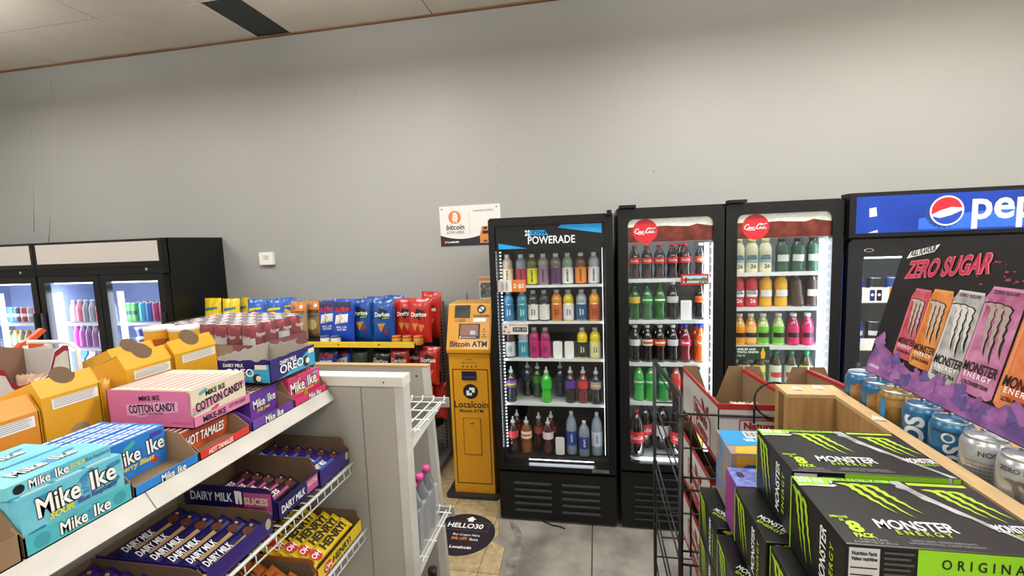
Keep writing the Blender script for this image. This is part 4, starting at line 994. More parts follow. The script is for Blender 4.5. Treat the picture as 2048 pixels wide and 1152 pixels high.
for k in range(2):
    decal('side_mark', circ(.258, .135 - k * .035, .006, 10), mat('faded_ink', '#7a5a1c', .5), head, HF)
    decal('worn_print', rect(.243, .119 - k * .035, .273, .122 - k * .035), mat('faded_ink', '#7a5a1c', .5), head, HF)
MB().tube([(AX0 + .075, 3.2, hz1 - .005), (AX0 + .073, 3.2, hz1 + .05)], .003, 6).build('antenna', INK, am)

# ================= wall sign, thermostat, leaflet
SX0, SX1, SZ0, SZ1 = -1.235, -.735, 1.725, 2.04
sg = thing('wall_sign', 'white cash machine sign with orange coin disc screwed to the back wall', 'sign', ((SX0 + SX1) / 2, 3.595, SZ0))
rotm = Matrix.Translation((SX0, 3.5925, SZ0)) @ Matrix.Rotation(-.008, 4, 'Y') @ Matrix.Translation((-SX0, 0, -SZ0))
GF = rotm @ frame((SX0, 0, SZ0), (1, 0, 0), (0, 0, 1))
w, h = SX1 - SX0, SZ1 - SZ0
MB().prism(rrect(0, 0, w, h, .008), GF, .006).build('board', mat('sign_white', '#dcdcda', .4), sg)
bd = sg.children[-1]
arc = [(0, 0), (.36, 0), (.36, .085)] + [(.36 - .36 * k / 12, .052 + .033 * (2 * abs(.5 - k / 12)) ** 2 - .006 * 0) for k in range(1, 12)] + [(0, .085)]
decal('dark_band', arc, navy2, bd, GF)
decal('band_tail', rect(.35, 0, w, .012), navy2, bd, GF)
og = paper('#d9772a')
dsk = decal('bitcoin_disc', circ(.125, .225, .052, 32), og, bd, GF)
text('lettering', 'B', .078, INKW, dsk, GF @ Matrix.Translation((.127, .224, .0006)) @ Matrix.Rotation(-.18, 4, 'Z'), bold=.05)
for dx in (-.012, .006):
    for dy in (-.04, .028): decal('logo_tick', [(.125 + dx, .222 + dy), (.134 + dx, .222 + dy), (.136 + dx, .236 + dy), (.127 + dx, .236 + dy)], INKW, dsk, GF, .0012)
text('lettering', 'bitcoin', .058, INK, bd, GF @ Matrix.Translation((.125, .145, 0)), bold=.02, shear=.15, maxw=.15)
text('lettering', 'ATM HERE', .034, INK, bd, GF @ Matrix.Translation((.125, .103, 0)), maxw=.145)
decal('rule', rect(.243, .09, .245, .27), paper('#9a9a9a'), bd, GF)
text('lettering', 'SCAN FOR COUPON', .019, INK, bd, GF @ Matrix.Translation((.36, .268, 0)), bold=.01, maxw=.16)
decal('orange_dot', circ(.04, .03, .011, 16), og, bd, GF, .0008)
text('lettering', 'Localcoin', .024, INKW, bd, GF @ Matrix.Translation((.055, .03, .0006)), ax='LEFT', bold=.03, maxw=.095)
pm = decal('machine_picture', [(.325, .012), (.44, .012), (.44, .075), (.45, .145), (.345, .145), (.325, .075)], paper('#c98240'), bd, GF, .0008)
decal('machine_picture_screen', [(.345, .085), (.40, .085), (.405, .11), (.35, .11)], INK, pm, GF, .0012); decal('machine_picture_screen', [(.355, .12), (.385, .12), (.388, .138), (.358, .138)], INK, pm, GF, .0012)
decal('machine_picture_slot', rect(.355, .022, .385, .036), paper('#3a3a7a'), pm, GF, .0012)
for sx in (.02, w - .03): MB().lathe([(.007, 0), (.007, .003), (.004, .005)], GF @ Matrix.Translation((sx, h - .022, 0)), 12).build('screw', CHROME, bd)

tp = at(537, 517, 3.6)
th = thing('thermostat', 'small white thermostat box on the back wall', 'thermostat', (tp.x, 3.59, tp.z - .055))
MB().box(tp.x - .066, tp.x + .066, 3.565, 3.6, tp.z - .055, tp.z + .055).build('case', WHITEP, th, bevel=.006)
MB().box(tp.x - .02, tp.x + .03, 3.562, 3.566, tp.z - .01, tp.z + .03).build('window', mat('thermostat_grey', '#c4c4c0', .3), th)
lf = thing('leaflet', 'small picture leaflet with orange top in a holder above the cash machine', 'leaflet', (-.86, 3.585, 1.27))
MB().box(-.93, -.80, 3.575, 3.598, 1.275, 1.47).build('card', paper('#c9cac6'), lf)
LF = frame((-.93, 3.5748, 1.275), (1, 0, 0), (0, 0, 1))
decal('orange_band', rect(.0, .165, .13, .19), paper('#d9822a'), lf, LF); decal('photo', rect(.01, .03, .12, .15), mat('leaflet_photo', '#8f9490', .5, noise=.6, nscale=40, col2='#30342f'), lf, LF)

# ================= round sticker on the floor tiles
fs = thing('floor_sticker', 'round dark floor sticker with white arrow and lettering on the tiles', 'sticker', (-.83, 2.52, .0015))
FF = frame((-.83, 2.52, .0016), (1, 0, 0), (0, 1, 0))
MB().prism(circ(0, 0, .20, 48), FF @ Matrix.Translation((0, 0, .0006)), .0006).build('disc', mat('sticker_navy', '#1b1c2a', .4), fs)
dc = fs.children[-1]; F2 = FF @ Matrix.Translation((.02, 0, .001))
decal('arrow', [(-.018, .12), (.018, .12), (.018, .142), (.034, .142), (0, .172), (-.034, .142), (-.018, .142)], INKW, dc, F2)
text('lettering', 'HELLO30', .064, INKW, dc, F2 @ Matrix.Translation((-.02, .073, 0)), bold=.025, maxw=.225)
mb = MB(); ring_frame(mb, rect(-.14, .03, .13, .115), rect(-.138, .032, .128, .113), F2 @ Matrix.Translation((0, 0, .001)), .0004); mb.build('frame_line', paper('#6a6c78'), dc)
text('lettering', 'Buy Crypto Here', .03, INKW, dc, F2 @ Matrix.Translation((.01, -.012, 0)), maxw=.165)
text('lettering', '30% OFF', .034, paper('#e0872a'), dc, F2 @ Matrix.Translation((-.025, -.05, 0)), bold=.02, maxw=.1)
text('lettering', 'fees', .034, INKW, dc, F2 @ Matrix.Translation((.065, -.05, 0)))
decal('orange_dot', circ(-.09, -.125, .015, 16), paper('#e0a26a'), dc, F2)
text('lettering', 'Localcoin', .034, INKW, dc, F2 @ Matrix.Translation((.005, -.125, 0)), bold=.02, maxw=.13)
decal('orange_mark', circ(-.165, -.045, .03, 16), paper('#d99a5a'), dc, F2)
MB().tube([(-.36, 2.70, .004), (-.30, 2.665, .004), (-.245, 2.655, .004), (-.22, 2.64, .004)], .004, 8).build('power_cord', BLACKM, None, label='short black power cord lying under the sports drink cooler', cat='cord')
# ---------------------------------------------------------------- candy shelves on the left
scuffw = mat('scuffed_white_metal', '#cfcdc8', .4, noise=.12, nscale=6, col2='#b9b6b0')
gd = thing('candy_gondola', 'white shop shelving with candy trays on its upper and lower shelves', 'shelving', (-1.3, .8, 0))
dk = MB().box(-1.85, -.93, -.3, 1.385, 1.245, 1.271).build('upper_shelf', scuffw, gd)
for (a, b) in ((-.3, .735), (.738, 1.383)):
    mb = MB(); mb.add([(-.932, a, 1.272), (-.905, a, 1.272), (-.882, a, 1.238), (-.886, a, 1.234), (-.932, a, 1.24)] + [(-.932, b, 1.272), (-.905, b, 1.272), (-.882, b, 1.238), (-.886, b, 1.234), (-.932, b, 1.24)],
        [(0, 1, 2, 3, 4), (9, 8, 7, 6, 5)] + [(i, 5 + i, 5 + (i + 1) % 5, (i + 1) % 5) for i in range(5)])
    mb.build('shelf_lip', scuffw, dk)
MB().box(-1.24, -1.21, -.3, 1.385, .1, 1.245).build('centre_panel', GREYP, gd)
MB().box(-1.84, -.83, -.3, 1.385, .0, .14).build('base_deck', scuffw, gd)
for z, xf in ((1.022, -.825), (.79, -.79)):
    mb = MB()
    mb.tube([(xf, -.3, z), (xf, 1.37, z)], .005, 8); mb.tube([(xf, -.3, z - .03), (xf, 1.37, z - .03)], .0025, 6)
    mb.tube([(-1.21, -.3, z - .004), (-1.21, 1.37, z - .004)], .004, 6); mb.tube([(-1.0, -.3, z - .008), (-1.0, 1.37, z - .008)], .003, 6)
    for k in range(46):
        y = -.28 + k * .0362; mb.tube([(-1.21, y, z - .004), (xf, y, z - .004), (xf + .001, y, z - .03)], .0018, 5)
    mb.build('wire_shelf', WIRE, gd)

def tray(name, label, y0, y1, xf, depth, zb, side_h, lip_h, out, side_out=None, inner=CARD, cut=.07, back_h=None, near_side=None):
    t = thing(name, label, 'tray', (xf - depth / 2, (y0 + y1) / 2, zb))
    MB().box(xf - depth, xf, y0, y1, zb, zb + .002).build('base', inner, t)
    MB().box(xf - .002, xf, y0, y1, zb, zb + lip_h).build('front_lip', out, t)
    sp = [(0, 0), (depth, 0), (depth, lip_h), (depth - .012, lip_h + .01), (depth - cut * .6, side_h * .93), (depth - cut, side_h), (0, side_h)]
    for k, y in enumerate((y0, y1)):
        m = (near_side if (k == 0 and near_side) else (side_out or inner))
        MB().prism(sp, frame((xf - depth, y + (.002 if k == 0 else 0), zb), (1, 0, 0), (0, 0, 1)), .002 if k else -.0) if False else None
        MB().prism([(p[0], p[1]) for p in sp], frame((xf - depth, y - (0 if k == 0 else .002), zb), (1, 0, 0), (0, 0, 1)), .002).build('side_panel', m, t)
    MB().box(xf - depth, xf - depth + .002, y0, y1, zb, zb + (back_h or side_h)).build('back_panel', inner, t)
    return t
XF = lambda x, y, z: frame((x, y, z), (0, 1, 0), (0, 0, 1))       # faces +X
YFm = lambda x, y, z: frame((x, y, z), (1, 0, 0), (0, 0, 1))      # faces -Y

def outlined(s, size, parent, F, x, y, fill=INKW, line=INK, bold=.03, o=.062, shear=0, maxw=None, lift=.0006, sp=1.0):
    F2 = F @ Matrix.Translation((x, y, 0))
    text('lettering_outline', s, size, line, parent, F2, bold=o, shear=shear, maxw=maxw * 1.02 if maxw else None, lift=lift, spacing=sp)
    return text('lettering', s, size, fill, parent, F2, bold=.022, shear=shear, maxw=maxw, lift=lift + .0005, spacing=sp)
def mike(parent, F, x, y, w, tilt=.0):
    """the two-name wordmark with the small upright word between"""
    F = F @ Matrix.Translation((x, y, 0)) @ Matrix.Rotation(tilt, 4, 'Z')
    s = w * .36
    outlined('Mike', s, parent, F, -w * .235, 0, maxw=w * .5)
    outlined('Ike', s, parent, F, w * .315, w * .0, maxw=w * .34)
    text('lettering', 'and', s * .42, paper('#4a86c8'), parent, F @ Matrix.Translation((w * .075, -.0, 0)) @ Matrix.Rotation(PI / 2, 4, 'Z'), lift=.0014, bold=.02)
def pill(parent, F, x, y, L, rot, c):
    P = [(p[0] * math.cos(rot) - p[1] * math.sin(rot) + x, p[0] * math.sin(rot) + p[1] * math.cos(rot) + y) for p in rrect(-L / 2, -L * .17, L / 2, L * .17, L * .16, 4)]
    decal('candy_picture', P, paper(c), parent, F, .0005)

def theater_boxes(n, y0, y1, xf, zb, h, th, body, topm, label, group, front_fn=None, name='candy_box', dash='#e8eef2', dots=3):
    """n boxes standing one behind the other, first one at the front"""
    proto = None
    for i in range(n):
        x1 = xf - i * th
        t = thing(name, label + (', foremost of its row' if i == 0 else ', behind the foremost'), 'candy box', (x1 - th / 2, (y0 + y1) / 2, zb), group)
        dz = random.uniform(-.0012, .0012)
        if proto is None:
            b = MB().box(x1 - th + .0006, x1, y0, y1, zb, zb + h).build('carton', body, t)
            TF = frame((x1 - th, y0, zb + h), (0, 1, 0), (-1, 0, 0))
            mb = MB(); L = y1 - y0
            for q in range(dots):
                a = L * (.06 + .9 * q / dots); mb.poly([(a, -th * .72, .0004), (a + L * .75 / dots, -th * .72, .0004), (a + L * .75 / dots, -th * .28, .0004), (a, -th * .28, .0004)], TF)
            mb.build('top_print', paper(dash), b)
            proto = (b, b.children[0])
            if front_fn: front_fn(b, XF(x1 + .0002, y0, zb), L, h)
        else:
            b = proto[0].copy(); C.objects.link(b); b.parent = t; b.location = (0, 0, dz)
            d = proto[1].copy(); C.objects.link(d); d.parent = b
    return

ZS = 1.2725
# --- near empty brown carton
tray('cardboard_tray', 'empty plain brown cardboard tray at the near end of the candy shelf', .36, .533, -.905, .26, ZS, .045, .045, CARD)
# --- sour blue raspberry
teal = paper('#4fb3bd'); tealb = mat('sour_box', '#58b4cc', .4, noise=.15, nscale=9, col2='#7cc8d8')
tr = tray('candy_tray', 'teal candy tray of sour blue raspberry boxes', .538, .712, -.905, .26, ZS, .085, .034, teal, side_out=CARD)
lip = tr.children[1]; F = XF(-.9048, .538, ZS)
mike(lip, F, .09, .017, .085)
for yy in (.024, .15): decal('raspberry_picture', circ(yy, .017, .012, 9), paper('#3f9aa8'), lip, F)
def sour_front(b, F, L, h):
    mike(b, F, L * .52, h * .70, L * .80, .04)
    text('lettering', 'SOUR', .014, paper('#e8d83a'), b, F @ Matrix.Translation((L * .34, h * .45, .0016)), bold=.04, shear=.2)
    text('lettering', 'Blue Raspberry', .014, paper('#3a4a8a'), b, F @ Matrix.Translation((L * .70, h * .48, .0016)), bold=.03, shear=.2, maxw=L * .42)
    for (x, y, r) in ((.2, .86, .05), (.62, .9, .5), (.9, .86, .1), (.88, .5, .5), (.12, .30, .1)): pill(b, F, L * x, h * y, .026, r, '#2f86a8')
theater_boxes(11, .542, .706, -.913, ZS + .003, .092, .0195, tealb, tealb, 'light blue sour raspberry candy box standing in its teal tray', 'sour raspberry candy boxes', sour_front)
for k, (x0, x1, yy) in enumerate(((-1.01, -.925, .535), (-1.11, -1.02, .52))):
    t = thing('candy_box', 'sour raspberry candy box lying flat on the standing ones, ' + ('at the aisle edge' if k == 0 else 'further from the aisle'), 'candy box', ((x0 + x1) / 2, yy + .08, ZS + .0955), 'sour raspberry candy boxes')
    b = MB().box(x0, x1, yy, yy + .162, ZS + .0965, ZS + .1175).build('carton', tealb, t)
    F = XF(x1 + .0002, yy, ZS + .0965)
    mike(b, F, .06, .011, .06); text('lettering', 'SOUR', .010, paper('#e8d83a'), b, F @ Matrix.Translation((.105, .011, 0)), bold=.03, shear=.2); text('lettering', 'Blue Raspberry', .010, paper('#3a4a8a'), b, F @ Matrix.Translation((.138, .011, 0)), shear=.2, maxw=.045)
    mike(b, frame((x0, yy, ZS + .1177), (0, 1, 0), (-1, 0, 0)), .08, -.045, .10); pill(b, frame((x0, yy, ZS + .1177), (0, 1, 0), (-1, 0, 0)), .13, -.03, .026, .4, '#2f86a8')
    decal('end_mark', circ(.018, .0105, .008, 14, .008), INK, b, F)
# --- berry blast
blu = mat('berry_box', '#1d6fc4', .4, noise=.15, nscale=9, col2='#2f86d8')
tr = tray('candy_tray', 'royal blue candy tray of berry boxes, its front half empty', .717, .866, -.905, .27, ZS, .07, .02, blu, side_out=CARD)
mike(tr.children[1], XF(-.9048, .717, ZS), .085, .008, .06)
def berry_front(b, F, L, h):
    mike(b, F, L * .55, h * .55, L * .85, .05)
    text('lettering', 'Berry Blast', .015, paper('#e8d83a'), b, F @ Matrix.Translation((L * .5, h * .28, 0)), bold=.03, shear=.2, maxw=L * .55)
    pill(b, F, L * .42, h * .82, .03, .5, '#3fae9a'); pill(b, F, L * .85, h * .86, .03, .0, '#4a3a9a'); pill(b, F, L * .88, h * .5, .026, .3, '#2f86c8')
    decal('strawberry_picture', [(L * .72, h * .2), (L * .78, h * .08), (L * .85, h * .2), (L * .82, h * .28), (L * .75, h * .28)], paper('#c8342a'), b, F)
theater_boxes(10, .720, .862, -.985, ZS + .003, .084, .0175, blu, blu, 'royal blue berry candy box pushed back in its tray', 'berry candy boxes', berry_front, dots=5)
# --- hot tamales
redb = mat('tamale_box', '#8a2018', .4, noise=.4, nscale=14, col2='#c05a2a')
redl = paper('#d2362a')
tr = tray('candy_tray', 'red cinnamon candy tray under the pink case', .870, 1.026, -.905, .27, ZS, .055, .02, redl, side_out=CARD)
text('lettering', 'HOT TAMALES', .016, INKW, tr.children[1], XF(-.9048, .87, ZS) @ Matrix.Translation((.06, .009, 0)), bold=.03, shear=.25, maxw=.075)
def tam_front(b, F, L, h):
    outlined('HOT TAMALES', .032, b, F, L * .5, h * .5, maxw=L * .8, shear=.25)
theater_boxes(10, .875, 1.02, -.965, ZS + .003, .052, .018, redb, redb, 'dark red spicy candy box in the tray below the pink case', 'hot cinnamon candy boxes', tam_front)
# --- cotton candy case on top
pink = mat('cotton_pink', '#c96a94', .4); cream = mat('cotton_cream', '#ddd2b8', .4)
pink2 = paper('#d884ac')
cz = ZS + .0585
tr = tray('candy_tray', 'pink case of cream candy boxes stacked on the red tray', .908, 1.088, -.95, .245, cz, .09, .026, pink2, side_out=CARD, near_side=pink, cut=.015)
F = XF(-.9498, .908, cz)
text('lettering', 'MIKE-IKE', .02, INK, tr.children[1], F @ Matrix.Translation((.06, .012, 0)), bold=.03, maxw=.07)
text('lettering', 'COTTON CANDY', .014, INK, tr.children[1], F @ Matrix.Translation((.135, .016, 0)), bold=.01, maxw=.06)
F = YFm(-1.195, .9078, cz); sp_ = tr.children[2]
decal('banner', [(.055, .028), (.10, .024), (.14, .034), (.205, .040), (.205, .066), (.14, .062), (.055, .054)], paper('#d99ab8'), sp_, F)
text('lettering', 'MIKE IKE', .016, INK, sp_, F @ Matrix.Translation((.125, .072, .0004)) @ Matrix.Rotation(.07, 4, 'Z'), bold=.02, maxw=.06)
text('lettering', 'COTTON CANDY', .028, INK, sp_, F @ Matrix.Translation((.13, .047, .0006)) @ Matrix.Rotation(.08, 4, 'Z'), bold=.02, maxw=.135)
text('lettering', 'Cotton Candy Flavored', .008, INK, sp_, F @ Matrix.Translation((.125, .034, .0006)) @ Matrix.Rotation(.08, 4, 'Z'), maxw=.07)
text('lettering', 'ARTIFICIALLY FLAVORED', .006, paper('#8a4060'), sp_, F @ Matrix.Translation((.21, .012, .0004)), maxw=.055)
def cot_front(b, F, L, h):
    text('lettering', 'MIKE IKE', .018, INK, b, F @ Matrix.Translation((L * .42, h * .78, 0)) @ Matrix.Rotation(.05, 4, 'Z'), bold=.03, maxw=L * .36)
    decal('pink_band', [(0, h * .34), (L, h * .62), (L, h * .74), (0, h * .5)], paper('#d884ac'), b, F)
    text('lettering', 'COTTON CANDY', .03, INK, b, F @ Matrix.Translation((L * .5, h * .53, .0004)) @ Matrix.Rotation(.09, 4, 'Z'), bold=.025, maxw=L * .9)
    decal('grey_band', [(0, h * .28), (L, h * .55), (L, h * .58), (0, h * .34)], paper('#9a98a4'), b, F)
    pill(b, F, L * .2, h * .85, .026, .3, '#4fa8a8'); pill(b, F, L * .38, h * .28, .026, .3, '#c05a58')
theater_boxes(11, .912, 1.082, -.956, cz + .003, .089, .0208, cream, cream, 'cream and pink candy box in the pink case', 'cotton candy boxes', cot_front, dash='#c98aa0', dots=1)
# --- purple
pur = mat('jolly_box', '#5a2f8f', .4, noise=.15, nscale=9, col2='#6f42a8')
tr = tray('candy_tray', 'purple candy tray of grape boxes under the torn carton', 1.036, 1.205, -.905, .25, ZS, .054, .026, pur, side_out=CARD, near_side=pur)
mike(tr.children[1], XF(-.9048, 1.036, ZS), .085, .011, .075)
def pur_front(b, F, L, h):
    mike(b, F, L * .5, h * .55, L * .85, .05); text('lettering', 'Jolly Joes', .014, paper('#d8c83a'), b, F @ Matrix.Translation((L * .45, h * .28, 0)), bold=.03, shear=.2)
theater_boxes(9, 1.0915, 1.202, -.955, ZS + .003, .076, .018, pur, pur, 'purple grape candy box in its tray', 'grape candy boxes', pur_front, dash='#e0d070')
# --- pink red typhoon
typ = mat('typhoon_box', '#c4285e', .4, noise=.15, nscale=9, col2='#d23a74')
tr = tray('candy_tray', 'magenta candy tray at the grey panel end of the shelf', 1.212, 1.380, -.905, .25, ZS, .09, .022, typ, side_out=CARD)
mike(tr.children[1], XF(-.9048, 1.212, ZS), .1, .009, .065)
def typ_front(b, F, L, h):
    mike(b, F, L * .45, h * .62, L * .85, .05); text('lettering', 'Tropical Typhoon', .013, paper('#d8c83a'), b, F @ Matrix.Translation((L * .45, h * .36, 0)), bold=.03, shear=.2, maxw=L * .6)
    pill(b, F, L * .85, h * .88, .026, 0, '#4fb0b8'); pill(b, F, L * .88, h * .45, .026, .3, '#8ac04a'); pill(b, F, L * .3, h * .86, .026, .4, '#d86a6a')
    decal('fruit_picture', circ(L * .5, h * .14, .012, 10), paper('#8aa83a'), b, F)
theater_boxes(8, 1.217, 1.375, -.925, ZS + .003, .076, .018, typ, typ, 'magenta tropical candy box in its tray', 'tropical candy boxes', typ_front, dash='#e8a0b8')
# --- torn oreo chocolate carton
ob = mat('oreo_navy', '#241a6a', .35); oc = mat('oreo_cyan', '#3a9fc8', .35)
ozt, ozb, oy0, oy1, ox0, ox1 = 1.432, ZS + .0925, 1.15, 1.365, -1.10, -.93
t = thing('chocolate_carton', 'torn open blue and purple chocolate carton standing on the candy trays', 'carton', ((ox0 + ox1) / 2, (oy0 + oy1) / 2, ozb))
grey_in = mat('torn_card', '#a9a49a', .9, noise=.1, nscale=10)
def jag(w, h, amp, n, seed, slope=0.0):
    rnd = random.Random(seed); return [(0, 0), (w, 0)] + [(w * (1 - k / n), h + slope * (1 - k / n) + (rnd.uniform(-amp, amp) if 0 < k < n else 0)) for k in range(n + 1)]
H = ozt - ozb
f1 = MB().prism(jag(oy1 - oy0, H, .0015, 14, 1), XF(ox1, oy0, ozb), .002).build('front_panel', ob, t)
f2 = MB().prism(jag(ox1 - ox0, H, .004, 14, 2), YFm(ox0, oy0, ozb), .002).build('near_panel', ob, t)
MB().prism(jag(oy1 - oy0, H + .008, .005, 16, 3), XF(ox0 + .002, oy0, ozb), .002).build('back_panel', grey_in, t)
MB().prism(jag(ox1 - ox0, H + .003, .005, 16, 4, .0), YFm(ox0, oy1 - .002, ozb), .002).build('far_panel', grey_in, t)
MB().box(ox0, ox1, oy0, oy1, ozb, ozb + .002).build('base', CARD, t)
F = XF(ox1 + .0002, oy0, ozb); w = oy1 - oy0
decal('cyan_swoosh', [(w * .12, .002), (w - .001, .002), (w - .001, H * .85), (w * .8, H * .78), (w * .5, H * .32), (w * .3, H * .1)], oc, f1, F)
text('lettering', 'DAIRY MILK', .016, INKW, f1, F @ Matrix.Translation((w * .38, H * .72, .0002)), bold=.03, maxw=w * .36)
outlined('OREO', .036, f1, F, w * .45, H * .40, maxw=w * .52, line=ob)
decal('cookie', circ(w * .78, H * .34, .017, 16), paper('#33241f'), f1, F, .0008); decal('cookie_cream', circ(w * .81, H * .36, .010, 14), paper('#e4e0d8'), f1, F, .0012)
decal('price_flash', rect(w * .84, H * .66, w * .98, H * .88), paper('#e0d8b8'), f1, F, .0008)
F = YFm(ox0, oy0 - .0002, ozb); w = ox1 - ox0
decal('cyan_swoosh', [(w * .2, .002), (w - .001, .002), (w - .001, H * .85), (w * .75, H * .7), (w * .45, H * .3)], oc, f2, F)
text('lettering', 'DAIRY MILK', .014, INKW, f2, F @ Matrix.Translation((w * .3, H * .78, .0002)), bold=.03, maxw=w * .4)
outlined('OREO', .032, f2, F, w * .42, H * .45, maxw=w * .55, line=ob)
decal('cookie', circ(w * .75, H * .2, .015, 16), paper('#33241f'), f2, F, .0008); decal('cookie_cream', circ(w * .78, H * .22, .009, 14), paper('#e4e0d8'), f2, F, .0012)
decal('price_flash', rect(w * .72, H * .62, w * .95, H * .82), paper('#e0d8b8'), f2, F, .0008)

# --- yellow shelf cartons seen from behind, facing the other aisle
yb = mat('yellow_carton', '#dda326', .4, noise=.06, nscale=6); yb2 = mat('orange_carton', '#d98f2a', .4, noise=.06, nscale=6)
linesm = paper('#8d8d8a')
def yellow_box(y0, y1, x, zt, label, m=yb, cut=True, depth=.12, flap=.045, labels=1):
    t = thing('snack_carton', label, 'carton', (x - depth / 2, (y0 + y1) / 2, ZS), 'yellow snack cartons')
    w = y1 - y0; hf = zt - flap * .75 - ZS
    fc = MB().prism(rect(0, 0, w, hf), XF(x, y0, ZS), .002).build('rear_panel', m, t)
    up = Vector((-.5, 0, .8)).normalized(); FFm = frame((x, y0, ZS + hf), (0, 1, 0), up)
    r = w * .21
    if cut: pts = [(0, 0), (w, 0), (w, flap), (w / 2 + r, flap)] + [(w / 2 + r * math.cos(a), flap - r * .95 * math.sin(a)) for a in [PI * k / 10 for k in range(1, 10)]] + [(w / 2 - r, flap), (0, flap)]
    else: pts = rect(0, 0, w, flap)
    MB().prism(pts, FFm, .002).build('top_flap', m, t)
    for yy in (y0, y1 - .002): MB().prism([(0, 0), (depth, 0), (depth, hf), (depth - flap * .5, hf + flap * .8), (0, hf)], YFm(x - depth, yy + .0, ZS), -.002).build('side_panel', m, t)
    MB().box(x - depth, x - depth + .002, y0, y1, ZS, ZS + hf).build('inner_panel', CARDD, t)
    tz = FFm @ Vector((0, flap, -.003))
    MB().add([(tz.x, y0, tz.z), (tz.x, y1, tz.z), (x - depth, y1, ZS + hf), (x - depth, y0, ZS + hf)], [(0, 1, 2, 3)]).build('top_panel', m, t)
    if cut: MB().prism(circ(w / 2, flap - r * .12, r * .96, 20), FFm @ Matrix.Translation((0, 0, -.0025)), .002).build('brown_tab', CARDD, t)
    MB().box(x - depth, x, y0, y1, ZS, ZS + .002).build('base', m, t)
    F = XF(x + .0002, y0, ZS)
    def lab(a, b, c, d):
        q = decal('ingredient_label', rect(a, b, c, d), INKW, fc, F)
        mb = MB(); k = b + .004
        while k < d - .003:
            mb.poly([(a + .003, k, .0008), (c - .004 - random.uniform(0, .015), k, .0008), (c - .004, k + .0016, .0008), (a + .003, k + .0016, .0008)], F); k += .0042
        mb.build('fine_print', linesm, q)
    if labels: lab(w * .14, hf - .032, w * .94, hf - .008)
    if labels > 1:
        lab(w * .4, .01, w * .92, .045)
        decal('thumb_cut', [(w * .38, hf * .42), (w * .72, hf * .42)] + [(w * .55 + w * .17 * math.cos(a), hf * .42 + w * .12 * math.sin(a)) for a in [PI * k / 8 for k in range(1, 8)]], mat('thumb_hole', '#9a8a70', .9), fc, F)
    return t
yellow_box(.60, .787, -1.222, 1.448, 'orange snack carton with long ingredient label, its top closed', yb2, cut=False, labels=1)
yellow_box(.793, .915, -1.22, 1.472, 'yellow snack carton with two labels and round thumb cut in its top', labels=2)
yellow_box(.985, 1.118, -1.222, 1.482, 'yellow snack carton with round thumb cut behind the pink candy case')
yellow_box(1.128, 1.278, -1.22, 1.488, 'yellow snack carton with round thumb cut standing nearest the soda can tray')
yellow_box(1.10, 1.235, -1.40, 1.47, 'yellow snack carton with round thumb cut standing in the row behind', labels=1)
# yellow bags peeping out between
chip_bag(-1.27, .950, ZS, .05, .16, .03, foil('gold', '#d8a01e'), 'gold snack bag squeezed between the yellow cartons', None, yawr=.9, name='snack_bag')
# canisters
for k, x in enumerate((-1.492, -1.392)):
    t = thing('snack_canister', 'yellow cardboard canister with white lid standing behind the cartons', 'canister', (x, 1.33, ZS), 'yellow canisters')
    Tm = Matrix.Translation((x, 1.33, ZS))
    MB().lathe([(.001, 0), (.044, 0), (.044, .215)], Tm, 24, cap=False).build('tube', yb, t)
    MB().lathe([(.001, .215), (.046, .215), (.046, .226), (.043, .229), (.001, .228)], Tm, 24, cap=False).build('lid', WHITEP, t)
    mb = MB()
    def arcq(a0, a1, z0, z1, rr):
        return [(Tm @ Vector((rr * math.cos(a0 + (a1 - a0) * i / 6), rr * math.sin(a0 + (a1 - a0) * i / 6), z))) for z in (z0, z1) for i in range(7)]
    vs = arcq(-1.2, -.2, .05, .19, .0446); MB().add(vs, [(i, i + 1, 8 + i, 7 + i) for i in range(6)], True).build('nutrition_label', paper('#c9b9a0'), t)
    vs = arcq(-1.2, -.2, .165, .19, .0450); MB().add(vs, [(i, i + 1, 8 + i, 7 + i) for i in range(6)], True).build('label_heading', paper('#a8502a'), t)
# white and dark red display tray with brown flap
wr = thing('display_tray', 'white display tray with dark red scalloped edge and raised brown flap', 'tray', (-1.58, .9, ZS))
w = .60; y0 = .455
pts = [(0, 0), (w, 0), (w, .225), (w - .012, .228), (w - .035, .215), (w - .055, .155), (w - .075, .145), (w - .125, .145), (w - .14, .16), (w - .15, .195), (w - .17, .205), (0, .205)]
F = XF(-1.50, y0, ZS)
MB().prism(pts, F, .003).build('front_panel', mat('tray_white', '#c9c7c4', .45), wr)
top = pts[2:]; off = [(p[0], p[1] - .016) for p in top]
mb = MB()
for i in range(len(top) - 1): mb.poly([(*off[i], .0006), (*off[i + 1], .0006), (*top[i + 1], .0006), (*top[i], .0006)], F)
mb.build('red_edge', paper('#8a1a30'), wr.children[0])
MB().box(-1.68, -1.50, y0, y0 + .003, ZS, ZS + .2).build('side_panel', mat('tray_white', '#c9c7c4', .45), wr)
MB().box(-1.68, -1.50, y0 + w - .003, y0 + w, ZS, ZS + .215).build('side_panel', mat('tray_white', '#c9c7c4', .45), wr)
MB().box(-1.68, -1.50, y0, y0 + w, ZS, ZS + .003).build('base', CARD, wr)
MB().prism([(0, .0), (w, .0), (w, .215), (.35, .30), (0, .34)], XF(-1.66, y0, ZS), .003).build('brown_flap', mat('flap_card', '#8a6a58', .85, noise=.1, nscale=12), wr)
for k in range(5):
    chip_bag(-1.57, .66 + k * .085, ZS + .004, .075, .15, .04, foil('redclear', '#b05a4a') if k % 2 else foil('paleclear', '#c9a890'), 'small candy packet in the white and dark red display tray', 'packets in the display tray', yawr=.5, name='candy_packet')
